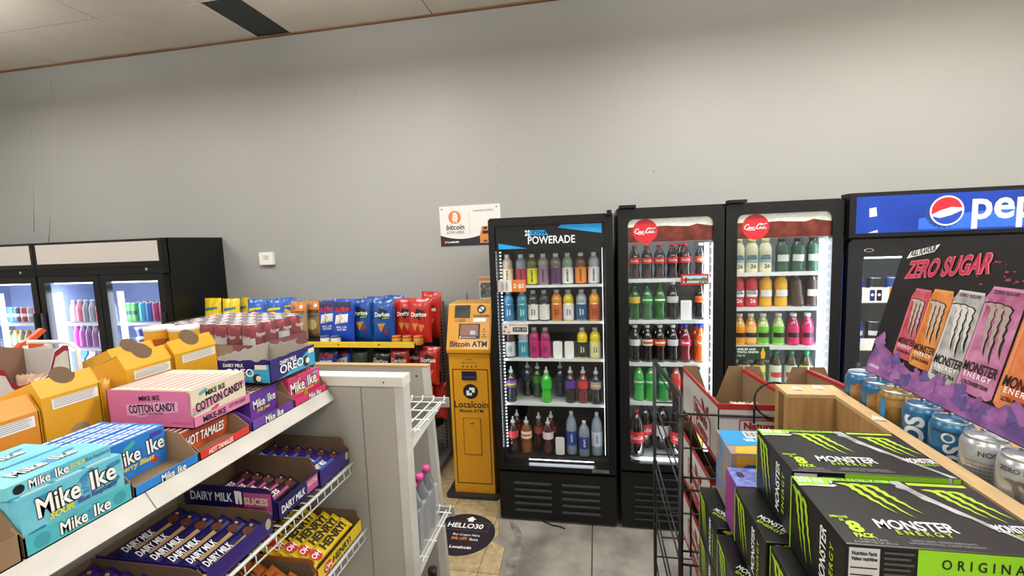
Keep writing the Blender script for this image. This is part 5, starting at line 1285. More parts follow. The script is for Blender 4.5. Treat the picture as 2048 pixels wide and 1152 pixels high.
wf_ = MB().tube([(-1.485, y0 + w + .012, ZS), (-1.485, y0 + w + .012, ZS + .21), (-1.50, y0 + w + .012, ZS + .226), (-1.54, y0 + w + .012, ZS + .232), (-1.66, y0 + w + .012, ZS + .232), (-1.675, y0 + w + .012, ZS + .22), (-1.675, y0 + w + .012, ZS)], .006, 8)
wf_.build('basket_rail', WHITEP, None, label='white tubular basket rail beside the display tray', cat='rail')
og = mat('orange_toy', '#d8532a', .35)
t = thing('toy_blaster', 'orange plastic toy behind the display tray', 'toy', (-1.78, 1.12, ZS))
MB().box(-1.82, -1.74, 1.06, 1.18, ZS, ZS + .20).build('pack', paper('#c9c2c0'), t)
TF_ = frame((-1.738, 1.10, ZS + .205), (0, 1, 0), (0, 0, 1)) @ Matrix.Scale(.55, 4)
MB().prism([(-.03, 0), (.08, -.01), (.115, .0), (.085, .02), (.06, .025), (.125, .075), (.105, .092), (.04, .045), (.0, .03)], TF_, .03).build('toy_body', og, t)

# ================= chocolate bars on the wire shelf
cad = mat('cadbury_purple', '#2c1a6e', .3, coat=.2); cadn = mat('dairy_navy', '#191552', .3, coat=.3); gold_s = paper('#a98a54'); chocp = mat('chocolate', '#5a2f1c', .35)
def choc_bar(x, yc, z, L, wd, lean, m, label, group, fn, name='chocolate_bar', cat='chocolate bar', twist=0.0):
    t = thing(name, label, cat, (x, yc, z), group)
    F = frame((x, yc, z), (math.sin(twist), math.cos(twist), 0), (-math.cos(lean), 0, math.sin(lean)))
    mb = MB(); hw, hl, th = wd / 2, L / 2, .006
    nx = 10; vs = []; fs = []
    prof_ = [(-hw, 0), (-hw * .8, th), (-hw * .2, th * 1.5), (hw * .4, th * 1.45), (hw * .85, th * .9), (hw, 0), (0, -th)]
    xs_ = [-hl, -hl + .008, -hl + .014] + [-hl + .014 + (L - .028) * k / 5 for k in range(1, 5)] + [hl - .014, hl - .008, hl]
    for i, xx in enumerate(xs_):
        s = .12 if i in (0, 1, len(xs_) - 1, len(xs_) - 2) else 1.0
        for (a, b) in prof_: vs.append(F @ Vector((xx, a * (1.04 if s < 1 else 1), b * s + (.001 * ((i * 7) % 3 - 1) if s == 1 else 0))))
    n = len(prof_)
    for i in range(len(xs_) - 1):
        for k in range(n): fs.append((i * n + k, (i + 1) * n + k, (i + 1) * n + (k + 1) % n, i * n + (k + 1) % n))
    fs += [tuple(range(n)), tuple(range(len(vs) - 1, len(vs) - 1 - n, -1))]
    b = mb.add(vs, fs, False).build('wrapper', m, t)
    fn(b, F @ Matrix.Translation((0, 0, th * 1.62)), L, wd)
    return t
def dm(stripe, word='DAIRY MILK'):
    def f(b, F, L, w):
        text('lettering', word, w * .55, INKW, b, F @ Matrix.Translation((-L * .2, w * .06, .0004)), bold=.03, maxw=L * .38)
        decal('flavour_stripe', [(-L * .3, -w * .34), (L * .2, -w * .30), (L * .2, -w * .05), (-L * .05, -w * .12), (-L * .3, -w * .14)], stripe, b, F)
        decal('chocolate_picture', circ(L * .27, w * .02, w * .33, 10, w * .26), chocp, b, F); decal('nut_picture', circ(L * .36, w * .15, w * .10, 8), gold_s, b, F, .0008)
    return f
ZW = 1.0275
pk = paper('#b0487c')
def bar_tray(y0, y1, label, side_h=.088, lip=.05, m=cad, near=None, up=0.0): return tray('chocolate_tray', label, y0, y1, -.832, .285, ZW + up, side_h, lip, m, side_out=CARDD, inner=CARDD, cut=.03, near_side=near or m)
ta = bar_tray(.585, .775, 'dark purple tray of chocolate bars, near end of the wire shelf', .055, .045)
tb = bar_tray(.782, .99, 'dark purple tray of gold-striped bars beside the pink-panelled tray', .055, .045)
tc = bar_tray(1.012, 1.19, 'navy chocolate tray with pink panel and white lettering', m=cadn, up=.012)
td = bar_tray(1.197, 1.362, 'purple tray of nut chocolate bars against the grey panel')
F = YFm(-1.117, 1.0118, ZW + .012); s_ = tc.children[2]
text('lettering', 'DAIRY MILK', .034, INKW, s_, F @ Matrix.Translation((.085, .056, 0)), bold=.02, maxw=.13)
decal('pink_panel', rect(.185, .012, .268, .074), paper('#b2508c'), s_, F)
text('lettering', 'SLICES', .026, paper('#d9cfa0'), s_, F @ Matrix.Translation((.222, .050, .0004)), bold=.04, maxw=.072)
text('lettering', 'RASPBERRY', .012, paper('#5a1a40'), s_, F @ Matrix.Translation((.226, .030, .0004)), bold=.02, maxw=.05)
for k in range(2): decal('milk_splash', [(.160 + k * .012, .040), (.168 + k * .012, .040), (.17 + k * .01, .075), (.158 + k * .01, .078)], INKW, s_, F, .0006)
for k in range(3): decal('slice_picture', [(.135 + k * .02, .022), (.158 + k * .02, .026), (.156 + k * .02, .036), (.134 + k * .02, .032)], paper('#8a2030'), s_, F, .0006)
F = XF(-.8318, 1.012, ZW + .012)
text('lettering', 'DAIRY MILK', .028, INKW, tc.children[1], F @ Matrix.Translation((.062, .022, 0)), bold=.02, maxw=.1)
decal('pink_panel', rect(.122, .006, .174, .044), paper('#b2508c'), tc.children[1], F); text('lettering', 'SLICES', .016, paper('#d9cfa0'), tc.children[1], F @ Matrix.Translation((.148, .030, .0004)), bold=.03, maxw=.044)
for tt, yy in ((ta, .585), (tb, .782), (td, 1.197)): decal('gold_seal', circ(.19 if tt is not td else .152, .03, .010, 12, .014), paper('#a9a070'), tt.children[1], XF(-.8318, yy, ZW))
for (y0, y1, st, lab, lvl) in ((.585, .775, paper('#5a1a4a'), 'purple chocolate bar with violet stripe lying in the near tray', .020), (.782, .99, gold_s, 'navy chocolate bar with gold stripe lying in its open tray', .022), (1.197, 1.362, paper('#3a5ab0'), 'purple nut chocolate bar lying in the tray against the panel', .034)):
    for k in range(6):
        choc_bar(-.868 - k * .043, (y0 + y1) / 2 + random.uniform(-.004, .004), ZW + lvl + k * .003, (y1 - y0) * .93, .044, .5, cad if y0 != .782 else cadn, lab, 'chocolate bars on the wire shelf', dm(st), twist=random.uniform(-.03, .03))
for k in range(5):
    choc_bar(-.90 - k * .036, 1.10 + random.uniform(-.005, .005), ZW + .036 + .003 * k, .15, .036, .55, mat('slice_wrap', '#2a1426', .35, coat=.2), 'dark bar with pink stripe lying in the pink-panelled tray', 'chocolate bars on the wire shelf', dm(pk, 'SLICES'), twist=random.uniform(-.1, .1))
# lowest visible tray: yellow bars and orange bars
yel = mat('henry_yellow', '#d8b81e', .3, coat=.25); ZH = .796
ht = tray('chocolate_tray', 'yellow tray of candy bars on the lowest wire shelf', 1.10, 1.345, -.795, .27, ZH, .075, .042, yel, side_out=CARDD, inner=CARDD, cut=.02, near_side=mat('orange_tray_side', '#b8682a', .45))
F = XF(-.7948, 1.10, ZH)
decal('red_oval', circ(.05, .020, .022, 18, .016), red_ink, ht.children[1], F); text('lettering', 'OH', .022, INKW, ht.children[1], F @ Matrix.Translation((.05, .020, .0006)), bold=.03); text('lettering', 'HENRY!', .03, INK, ht.children[1], F @ Matrix.Translation((.125, .020, 0)), bold=.03, maxw=.1)
def hen(b, F, L, w):
    decal('red_oval', circ(-L * .36, 0, w * .42, 16), red_ink, b, F); text('lettering', 'OH', w * .5, INKW, b, F @ Matrix.Translation((-L * .36, 0, .0006)), bold=.03)
    text('lettering', 'HENRY!', w * .78, INK, b, F @ Matrix.Translation((L * .08, 0, .0002)), bold=.04, maxw=L * .58)
for k in range(6):
    choc_bar(-.835 - k * .039, 1.222 + random.uniform(-.008, .008), ZH + .045 + k * .006, .21, .044, .55, yel, 'yellow peanut candy bar lying in the yellow tray', 'yellow candy bars', hen, twist=random.uniform(-.09, .09), cat='candy bar', name='candy_bar')
ot = tray('chocolate_tray', 'brown tray of orange wrapped bars on the lowest wire shelf', .86, 1.092, -.795, .27, ZH, .07, .04, mat('orange_tray_side', '#b8682a', .45), side_out=CARDD, inner=CARDD, cut=.02)
orw = mat('orange_wrap', '#b5621c', .3, coat=.25, noise=.4, nscale=40, col2='#8a4212')
def orf(b, F, L, w): text('lettering', 'HENRY!', w * .7, INK, b, F @ Matrix.Translation((L * .05, 0, .0002)), bold=.03, maxw=L * .5)
for k in range(6):
    choc_bar(-.835 - k * .039, .978 + random.uniform(-.008, .008), ZH + .04 + k * .005, .20, .042, .55, orw, 'orange wrapped candy bar on the lowest wire shelf', 'orange candy bars', orf, twist=random.uniform(-.12, .12), cat='candy bar', name='candy_bar')

# ================= grey end panel with wire shelves behind it
pn = thing('shelf_unit', 'grey panelled shelf unit with white top cap and wire shelves at the back', 'shelf unit', (-1.15, 1.6, 0))
MB().box(-1.33, -.668, 1.393, 1.425, .0, 1.285).build('panel', GREYP, pn)
MB().box(-.79, -.786, 1.3915, 1.3935, .0, 1.28).build('panel_seam', mat('seam_grey', '#7d7b75', .5), pn)
MB().box(-.668, -.633, 1.388, 1.44, 0, 1.285).build('end_post', scuffw, pn, bevel=.003)
MB().box(-1.33, -.632, 1.384, 1.446, 1.284, 1.318).build('top_cap', mat('cap_white', '#d6d4cc', .4), pn, bevel=.003)
MB().lathe([(.003, 0), (.003, .001)], frame((-.70, 1.3838, 1.30), (1, 0, 0), (0, 0, 1)), 8).build('screw', CHROME, pn)
for z in (1.10, .628, .22):
    mb = MB()
    for k in range(16): mb.tube([(-1.32 + k * .0465, 1.43, z + .012), (-1.32 + k * .0465, 1.745, z + .012), (-1.32 + k * .0465, 1.752, z + .03)], .003, 6)
    for y in (1.46, 1.55, 1.64, 1.73): mb.tube([(-1.33, y, z + .008), (-.612, y, z + .008)], .003, 6)
    ws = mb.build('wire_shelf', WIRE, pn)
    for x in (-.637, -1.326):
        MB().prism([(1.43, z - .055), (1.43, z + .01), (1.75, z + .01), (1.75, z - .012)], frame((x, 0, 0), (0, 1, 0), (0, 0, 1)), .004).build('bracket', WHITE, ws)
    MB().box(-1.33, -.605, 1.748, 1.757, z - .018, z + .022).build('price_channel', GREYP, ws)
mp = thing('bottle_pack', 'shrink-wrapped pack of grey bottles with pink caps on the wire shelf', 'bottle pack', (-.70, 1.57, .643))
dw = mat('smoky_bottle', '#6d7074', .15, spec=.6, coat=.3)
for i in range(2):
    for j in range(3):
        Tm = Matrix.Translation((-.672 - i * .066, 1.50 + j * .066, .643))
        MB().lathe([(.001, 0), (.028, 0), (.031, .006), (.031, .15), (.026, .18), (.013, .215), (.012, .225)], Tm, 14, cap=False).build('bottle', dw, mp)
        MB().lathe([(.001, .222), (.015, .222), (.015, .244), (.001, .246)], Tm, 14, cap=False).build('cap', mat('pink_cap', '#d84a9a', .35), mp)
MB().box(-.772, -.639, 1.466, 1.667, .643, .80).build('shrink_film', mat('shrink_film', '#dfe3e6', .12, alpha=.28, spec=.7), mp)
bottle('dark_bottle', 'juice', .036, .24, (-.66, 1.53, .235), liquid('#20262c'), RIM, paper('#3a4248'), 'dark bottle with red cap on the lowest wire shelf', 'bottle', None)
bottle('dark_bottle', 'juice', .036, .24, (-.66, 1.61, .235), liquid('#262b30'), dcap, paper('#4a5258'), 'dark bottle with black cap on the lowest wire shelf', 'bottle', None)
# panel of the next unit
p2 = thing('aisle_divider', 'pale grey leaning display panel with tan wood top edge behind the wire shelf', 'divider', (-1.0, 1.92, 0))
pg = mat('panel_pale', '#b3b0a8', .45)
MB().prism([(-1.32, 0), (-.695, 0), (-.747, 1.205), (-1.32, 1.205)], frame((0, 1.90, 0), (1, 0, 0), (0, 0, 1)), .03).build('board', pg, p2)
MB().prism([(-.735, 0), (-.695, 0), (-.747, 1.205), (-.772, 1.205)], frame((0, 1.8985, 0), (1, 0, 0), (0, 0, 1)), .003).build('edge_strip', WHITE, p2)
MB().box(-1.32, -.745, 1.897, 1.935, 1.205, 1.213).build('top_edge', mat('tan_wood_edge', '#b89a6a', .5), p2)
MB().lathe([(.004, 0), (.004, .002)], frame((-.80, 1.8985, 1.165), (1, 0, 0), (0, 0, 1)), 8).build('screw', INK, p2)
MB().box(-.753, -.738, 1.895, 1.915, 1.04, 1.055).build('clip', WHITEP, p2)

# ================= soda can trays on a stand
st = thing('display_stand', 'white boxy stand under the trays of soda cans', 'stand', (-1.62, 1.83, 0))
MB().box(-1.85, -1.36, 1.50, 1.64, 0, .01).build('foot', WHITE, st); MB().box(-1.85, -1.36, 1.64, 1.885, 0, 1.165).build('carcass', WHITE, st); MB().box(-1.88, -1.34, 1.60, 1.888, 1.165, 1.17).build('top_board', WHITE, st)
def can_pack(cx, cy, z, rot, nx, ny, canm, traym, label, film=True, name='can_pack', wordmark=None, strip=True, fullh=False):
    t = thing(name, label, 'can pack', (cx, cy, z), rotz=rot)
    Wd, Dp = nx * .066 + .006, ny * .066 + .006; B = Matrix.Translation((cx, cy, z)) @ Matrix.Rotation(rot, 4, 'Z')
    me = bmesh_for('can', .0328, .122)
    for i in range(nx):
        for j in range(ny):
            if 0 < i < nx - 1 and 0 < j < ny - 1: pass
            for m_, nm, mm in ((me[0], 'can', canm), (me[1], 'can_lid', ALU)):
                o = bpy.data.objects.new(nm, m_); C.objects.link(o); o.parent = t; o.location = ((i - (nx - 1) / 2) * .066, (j - (ny - 1) / 2) * .066, .003); o.material_slots[0].link = 'OBJECT'; o.material_slots[0].material = mm
            if strip and (j == 0 or i == nx - 1) and (i + j) % 2:
                o = bpy.data.objects.new('can_label', stripe_mesh('can', .0328, .122)); C.objects.link(o); o.parent = t; o.location = ((i - (nx - 1) / 2) * .066, (j - (ny - 1) / 2) * .066, .003); o.rotation_euler = (0, 0, PI / 2 if i == nx - 1 and j else 0)
                o.material_slots[0].link = 'OBJECT'; o.material_slots[0].material = mat('can_silver_label', '#b9babc', .35)
    hh = .05
    mb = MB(); mb.box(-Wd / 2, Wd / 2, -Dp / 2, Dp / 2, 0, .002, B)
    for (a, b, c, d) in ((-Wd / 2, Wd / 2, -Dp / 2 - .002, -Dp / 2), (-Wd / 2, Wd / 2, Dp / 2, Dp / 2 + .002), (-Wd / 2 - .002, -Wd / 2, -Dp / 2, Dp / 2), (Wd / 2, Wd / 2 + .002, -Dp / 2, Dp / 2)): mb.box(a, b, c, d, 0, hh, B)
    tr_ = mb.build('carton_tray', traym, t)
    if wordmark:
        text('lettering', wordmark, .03, paper('#c9a8a8'), tr_, B @ frame((Wd / 2 + .0022, 0, .026), (0, 1, 0), (0, 0, 1)), shear=.2, bold=.02, maxw=.15)
        decal('carton_window', rect(-.05, .004, .02, .048), paper('#9a7a58'), tr_, B @ frame((Wd * .22, -Dp / 2 - .0022, 0), (1, 0, 0), (0, 0, 1)))
        for j in range(ny): text('lettering', 'Pepper', .022, paper('#d8c8c8'), t, B @ frame((Wd / 2 + .001, (j - (ny - 1) / 2) * .066, .085), (0, 1, 0), (0, 0, 1)), shear=.2, bold=.02, maxw=.045)
        for i in range(nx): text('lettering', 'Dr Pepper', .018, paper('#d8c8c8'), t, B @ frame(((i - (nx - 1) / 2) * .066, -Dp / 2 + .0005, .078), (1, 0, 0), (0, 0, 1)), shear=.2, bold=.02, maxw=.048)
    if film:
        mb = MB(); mb.box(-Wd / 2 - .003, Wd / 2 + .003, -Dp / 2 - .003, Dp / 2 + .003, .001, .1275, B)
        mb.build('shrink_film', mat('clear_film', '#f0f2f4', .08, alpha=.07, spec=.9, bump=.6, bscale=25), t)
    return t
ca, sa = math.cos(-.1), math.sin(-.1)
can_pack(-1.60, 1.765, 1.1705, -.1, 6, 4, paper('#1a2a5a'), mat('navy_tray', '#16204a', .45), 'dark navy soda can tray underneath the maroon one', name='can_pack')
dp = can_pack(-1.618, 1.832, 1.300, -.1, 6, 4, mat('maroon_can', '#8a1a2c', .3, metal=.3), mat('maroon_tray', '#7a3440', .5), 'shrink-wrapped tray of maroon soda cans on top of a navy one', wordmark='Dr Pepper')
dp.scale = (1.15, 1.15, 1.15)
# ---------------------------------------------------------------- right: energy drink cases, wooden display, header board, wire rack
wood = mat('light_wood', '#b08a58', .5, noise=.45, nscale=4, stretch=(14, 14, 1), col2='#94703f')
wood_top = mat('wood_edge', '#c9a878', .45, noise=.2, nscale=10, stretch=(10, 1, 10))
GREEN = mat('claw_green', '#a8cf1e', .35); LIME = paper('#86c41e')
def claws(name, m, parent, F, x, y, w, h, lift=.0006, slant=.55, fat=1.2):
    """three ragged claw strokes, top left of the mark at x,y"""
    base = [(0, 0), (.10, .03), (.22, .02), (.30, -.04), (.285, -.16), (.33, -.22), (.315, -.36), (.36, -.42), (.35, -.55), (.40, -.62), (.40, -.74), (.47, -1.0), (.36, -.80), (.35, -.70), (.28, -.58), (.275, -.46), (.22, -.40), (.225, -.28), (.18, -.22), (.185, -.12), (.14, -.06)]
    mb = MB()
    for k, (dx, s, dy) in enumerate(((0, 1.0, 0), (.26, 1.12, .0), (.52, .95, -.02))):
        pts = [((x + ((p[0] - .2) * fat + .2 + dx + slant * .25 * -p[1]) * w), (y + (p[1] * s * .9 + dy) * h)) for p in base]
        mb.poly([(p[0], p[1], lift) for p in pts], F)
    return mb.build(name, m, parent)
carton_black = mat('case_black', '#111211', .36, spec=.4)
def monster_case(x0, x1, y0, y1, z0, z1, label, group, detail=True):
    t = thing('energy_drink_case', label, 'drink case', ((x0 + x1) / 2, (y0 + y1) / 2, z0), group)
    b = MB().box(x0, x1, y0, y1, z0, z1).build('carton', carton_black, t, bevel=.003)
    w, d, h = x1 - x0, y1 - y0, z1 - z0
    FT = frame((x0, y0, z1 + .0002), (1, 0, 0), (0, 1, 0)); FY = frame((x0, y0 - .0002, z0), (1, 0, 0), (0, 0, 1)); FL = frame((x0 - .0002, y1, z0), (0, -1, 0), (0, 0, 1))
    # left end
    claws('claw_mark', GREEN, b, FL, d * .05, h * .92, d * .36, h * .8)
    text('lettering', 'MONSTER', h * .2, INKW, b, FL @ Matrix.Translation((d * .66, h * .5, 0)) @ Matrix.Rotation(PI / 2, 4, 'Z'), bold=.02, shear=.15, maxw=h * .75)
    text('lettering', 'ENERGY', h * .12, GREEN, b, FL @ Matrix.Translation((d * .80, h * .5, 0)) @ Matrix.Rotation(PI / 2, 4, 'Z'), bold=.02, maxw=h * .6, spacing=1.3)
    decal('green_edge', rect(.0, 0, .005, h), LIME, b, FL)
    if not detail: 
        text('lettering', 'MONSTER', .02, INKW, b, FT @ Matrix.Translation((w * .12, d * .3, 0)) @ Matrix.Rotation(-.9, 4, 'Z'), bold=.02, maxw=.06)
        text('lettering', 'ENERGY', .012, GREEN, b, FT @ Matrix.Translation((w * .08, d * .24, 0)) @ Matrix.Rotation(-.9, 4, 'Z'), bold=.02, maxw=.05)
        claws('claw_mark', GREEN, b, FY, w * .05, h * .95, w * .2, h * .85)
        decal('small_print', rect(w * .3, d * .1, w * .42, d * .16), paper('#5a5b5a'), b, FT)
        return t
    # top
    decal('size_corner', [(0, d * .84), (w * .19, d * .86), (w * .20, d * .92), (w * .205, d), (0, d)], LIME, b, FT)
    decal('torn_white', [(0, d * .82), (w * .06, d * .835), (w * .2, d * .83), (w * .23, d * .86), (w * .20, d * .88), (w * .225, d * .93), (w * .205, d * .95), (w * .20, d * .86), (0, d * .84)], INKW, b, FT, .0008)
    text('lettering', '355 ml', .022, INKW, b, FT @ Matrix.Translation((w * .09, d * .935, .0004)), bold=.03, maxw=w * .15)
    decal('green_strip', rect(w * .205, d * .95, w * .565, d), LIME, b, FT)
    text('lettering', 'ORIGINAL', .010, INK, b, FT @ Matrix.Translation((w * .39, d * .975, .0004)), spacing=1.6, maxw=w * .26)
    claws('claw_mark', GREEN, b, FT, w * .24, d * .90, w * .26, d * .50)
    text('lettering', 'MONSTER', .030, INKW, b, FT @ Matrix.Translation((w * .42, d * .28, 0)), bold=.025, shear=.1, maxw=w * .38)
    text('lettering', 'ENERGY', .014, GREEN, b, FT @ Matrix.Translation((w * .43, d * .185, 0)), bold=.02, spacing=1.6, maxw=w * .26)
    text('lettering', 'EMBALLAGE\nDE', .008, GREEN, b, FT @ Matrix.Translation((w * .075, d * .33, 0)), bold=.03, maxw=w * .09)
    text('lettering', '8', .034, GREEN, b, FT @ Matrix.Translation((w * .115, d * .22, 0)), bold=.05)
    text('lettering', 'PACK', .013, GREEN, b, FT @ Matrix.Translation((w * .125, d * .115, 0)), bold=.05, maxw=w * .1)
    text('lettering', '8-355 mL CANS\n8 CANETTES DE 355 mL', .006, paper('#9a9b9a'), b, FT @ Matrix.Translation((w * .15, d * .05, 0)), maxw=w * .2)
    text('lettering', 'ENERGY DRINK / BOISSON ENERGISANTE\nSUPPLEMENTED FOOD / ALIMENT SUPPLEMENTE', .006, paper('#8a8b8a'), b, FT @ Matrix.Translation((w * .48, d * .075, 0)), maxw=w * .34)
    tear = [(w * .575, d), (w * .625, d), (w * .66, d * .82), (w * .72, d * .64), (w * .79, d * .46), (w * .86, d * .28), (w * .94, d * .1), (w * .985, 0), (w * .945, 0), (w * .90, d * .12), (w * .87, d * .18), (w * .84, d * .26), (w * .80, d * .32), (w * .765, d * .44), (w * .72, d * .5), (w * .68, d * .62), (w * .635, d * .70), (w * .605, d * .84), (w * .565, d * .88), (w * .58, d * .93), (w * .555, d * .95)]
    decal('torn_silver', tear, mat('torn_silver', '#bcbdbd', .4, noise=.4, nscale=30, col2='#7e7f80'), b, FT)
    decal('plum_field', [(w * .635, d * .999), (w * .999, d * .999), (w * .999, .0002), (w * .99, .0002), (w * .945, d * .1), (w * .865, d * .28), (w * .795, d * .46), (w * .725, d * .64), (w * .665, d * .82)], mat('plum_black', '#1a1318', .36, spec=.4), b, FT, .0003)
    decal('lime_strip', rect(w * .65, d * .93, w * .97, d * .975), GREEN, b, FT, .0006)
    claws('claw_mark', GREEN, b, FT, w * .70, d * .86, w * .24, d * .46, .0007)
    text('lettering', 'MONSTER', .024, INKW, b, FT @ Matrix.Translation((w * .90, d * .32, .0002)), bold=.025, shear=.1, maxw=w * .18)
    text('lettering', 'ENERGY', .010, GREEN, b, FT @ Matrix.Translation((w * .92, d * .24, .0002)), bold=.02, maxw=w * .13, spacing=1.4)
    # front
    nf = decal('nutrition_panel', rect(w * .012, h * .02, w * .155, h * .97), paper('#b9b9b8'), b, FY)
    text('lettering', 'Nutrition Facts\nValeur nutritive', .0075, INK, nf, FY @ Matrix.Translation((w * .083, h * .88, .0004)), bold=.03, maxw=w * .12)
    mb = MB()
    for k in range(9): mb.poly([(w * .02, h * (.74 - .08 * k), .0006), (w * (.145 - .02 * (k % 3)), h * (.74 - .08 * k), .0006), (w * (.145 - .02 * (k % 3)), h * (.755 - .08 * k), .0006), (w * .02, h * (.755 - .08 * k), .0006)], FY)
    mb.build('fine_print', INK, nf)
    mb = MB()
    for k in range(14): mb.poly([(w * .175, h * (.92 - .06 * k), .0004), (w * (.31 - .015 * (k % 2)), h * (.92 - .06 * k), .0004), (w * (.31 - .015 * (k % 2)), h * (.945 - .06 * k), .0004), (w * .175, h * (.945 - .06 * k), .0004)], FY)
    mb.build('fine_print', paper('#4a4b4a'), b)
    decal('green_strip', rect(w * .325, h * .70, w * .935, h * .995), LIME, b, FY)
    text('lettering', 'ORIGINAL', .019, INK, b, FY @ Matrix.Translation((w * .63, h * .85, .0004)), spacing=1.7, bold=.01, maxw=w * .4)
    decal('silver_tab', [(w * .935, h * .66), (w * .955, h * .66), (w * .95, h), (w * .93, h)], paper('#b4b5b5'), b, FY, .0006)
    decal('green_strip', rect(w * .955, h * .70, w * .999, h * .995), LIME, b, FY)
    return t
MC = 'black energy drink cases'
monster_case(.327, .580, .838, 1.016, 1.209, 1.335, 'black and green eight pack case next to the wooden end board', MC)
monster_case(.318, .574, .641, .818, 1.209, 1.335, 'black and green eight pack case with white nutrition panel on its front', MC)
for (x0, y0, z0, lab) in ((.283, .826, 1.086, 'plain black energy drink case directly under the eight packs'), (.288, .635, 1.086, 'plain black energy drink case under the eight pack with the nutrition panel'),
                          (.262, 1.07, .950, 'plain black energy drink case low beside the wire rack'), (.258, .866, .950, 'plain black energy drink case in the middle of the third layer'), (.262, .66, .950, 'plain black energy drink case in the third layer of the stack'),
                          (.262, 1.07, .826, 'plain black energy drink case in the fourth layer of the stack'), (.258, .865, .826, 'plain black energy drink case in the fourth layer of the stack'), (.262, .66, .826, 'plain black energy drink case in the fourth layer of the stack')):
    monster_case(x0, x0 + .266, y0, y0 + .184, z0, z0 + .121, lab, MC, detail=False)
# blue and yellow case, purple case
bc = thing('energy_drink_case', 'blue and yellow juice energy drink case beside the wire rack', 'drink case', (.38, 1.18, 1.074), 'coloured drink cases')
bm_ = mat('punch_blue', '#2a80b8', .4, noise=.35, nscale=25, col2='#a8823a')
b = MB().box(.302, .466, 1.112, 1.25, 1.074, 1.234).build('carton', bm_, bc, bevel=.003)
F = frame((.302, 1.1118, 1.058), (1, 0, 0), (0, 0, 1))
decal('yellow_panel', [(.012, .05), (.16, .05), (.16, .174), (.012, .174)], paper('#cf9a2a'), b, F)
decal('blue_window', rrect(.028, .06, .158, .15, .01, 3), paper('#2a6aa0'), b, F, .0006)
text('lettering', 'MONSTER', .026, INKW, b, F @ Matrix.Translation((.095, .11, .0008)) @ Matrix.Rotation(PI, 4, 'Z'), bold=.02, maxw=.11)
FT = frame((.302, 1.112, 1.2342), (1, 0, 0), (0, 1, 0))
decal('blue_top', rect(.004, .045, .16, .135), paper('#1f86c0'), b, FT); decal('yellow_top', [(.012, .002), (.16, .002), (.16, .045), (.06, .045), (.02, .036)], paper('#d9a42a'), b, FT)
decal('barcode_ground', rect(.06, .092, .13, .13), INKW, b, FT, .0006)
mb = MB()
for k in range(14): mb.poly([(.065 + k * .0044, .097, .001), (.067 + k * .0044 + (.001 if k % 3 == 0 else 0), .097, .001), (.067 + k * .0044 + (.001 if k % 3 == 0 else 0), .126, .001), (.065 + k * .0044, .126, .001)], FT)
mb.build('barcode', INK, b)
text('lettering', 'MONSTER', .02, INKW, b, FT @ Matrix.Translation((.1, .078, .0004)) @ Matrix.Rotation(PI, 4, 'Z'), bold=.02, maxw=.1)
text('lettering', 'PUNCH', .018, paper('#e0b83a'), b, FT @ Matrix.Translation((.12, .058, .0004)) @ Matrix.Rotation(PI, 4, 'Z'), bold=.03)
text('lettering', '355', .03, INKW, b, FT @ Matrix.Translation((.105, .022, .0004)) @ Matrix.Rotation(PI, 4, 'Z'), bold=.03)
pc_ = thing('energy_drink_case', 'periwinkle and magenta energy drink case in front of the blue and yellow one', 'drink case', (.42, 1.065, 1.0745), 'coloured drink cases')
b = MB().box(.288, .554, 1.0175, 1.1035, 1.0765, 1.204).build('carton', mat('magenta_case', '#9a2a6a', .4, noise=.5, nscale=9, col2='#3a3a9a'), pc_, bevel=.002)
FT = frame((.288, 1.0175, 1.2042), (1, 0, 0), (0, 1, 0))
decal('periwinkle_top', rect(.002, .001, .264, .085), mat('periwinkle_print', '#7d88d0', .45, noise=.5, nscale=60, col2='#3a4290'), b, FT)
text('lettering', '8', .03, paper('#1a1a3a'), b, FT @ Matrix.Translation((.022, .05, .0004)), bold=.03)

# ================= wooden display
wd = thing('wooden_display', 'light wooden display unit with end board and long side rail holding cans', 'display unit', (.70, .9, 0))
MB().box(.477, .617, 1.262, 1.285, .2, 1.322).build('end_board', wood, wd, bevel=.001)
MB().box(.476, .618, 1.2615, 1.345, 1.322, 1.331).build('board_top', wood_top, wd)
MB().box(.477, .617, 1.322, 1.345, .2, 1.322).build('rear_board', wood, wd)
MB().box(.586, .617, .2, 1.2612, 1.322, 1.331).build('rail_top', wood_top, wd)
MB().box(.588, .615, .2, 1.2612, 1.245, 1.322).build('side_rail', wood, wd)
MB().box(.619, .98, .2, 1.345, 1.245, 1.2625).build('can_shelf', wood, wd)
MB().box(.981, 1.0, .2, 1.345, .0, 1.33).build('back_board', wood, wd)
MB().box(.262, .98, .2, 1.26, .80, .824).build('lower_deck', wood, wd)
for (x, y) in ((.28, .22), (.28, 1.22), (.94, .22), (.94, 1.22)): MB().box(x, x + .03, y, y + .03, 0, .80).build('leg', wood, wd)
for (x, y) in ((.50, 1.3), (.555, 1.31), (.586, 1.10)):
    mb = MB(); mb.add([(x, y, 1.3315), (x + .024, y - .01, 1.333), (x + .028, y + .012, 1.332), (x + .01, y + .02, 1.3345)], [(0, 1, 2, 3)]); mb.build('tape_scrap', mat('clear_tape', '#d8d2c4', .2), wd)
nos_b = mat('nos_blue', '#2f6a96', .3, metal=.4); gold_can = mat('gold_can', '#a98440', .35, metal=.4, noise=.4, nscale=50, col2='#6a5428'); sil = mat('silver_can', '#b4b8bc', .3, metal=.6)
cz_ = 1.263
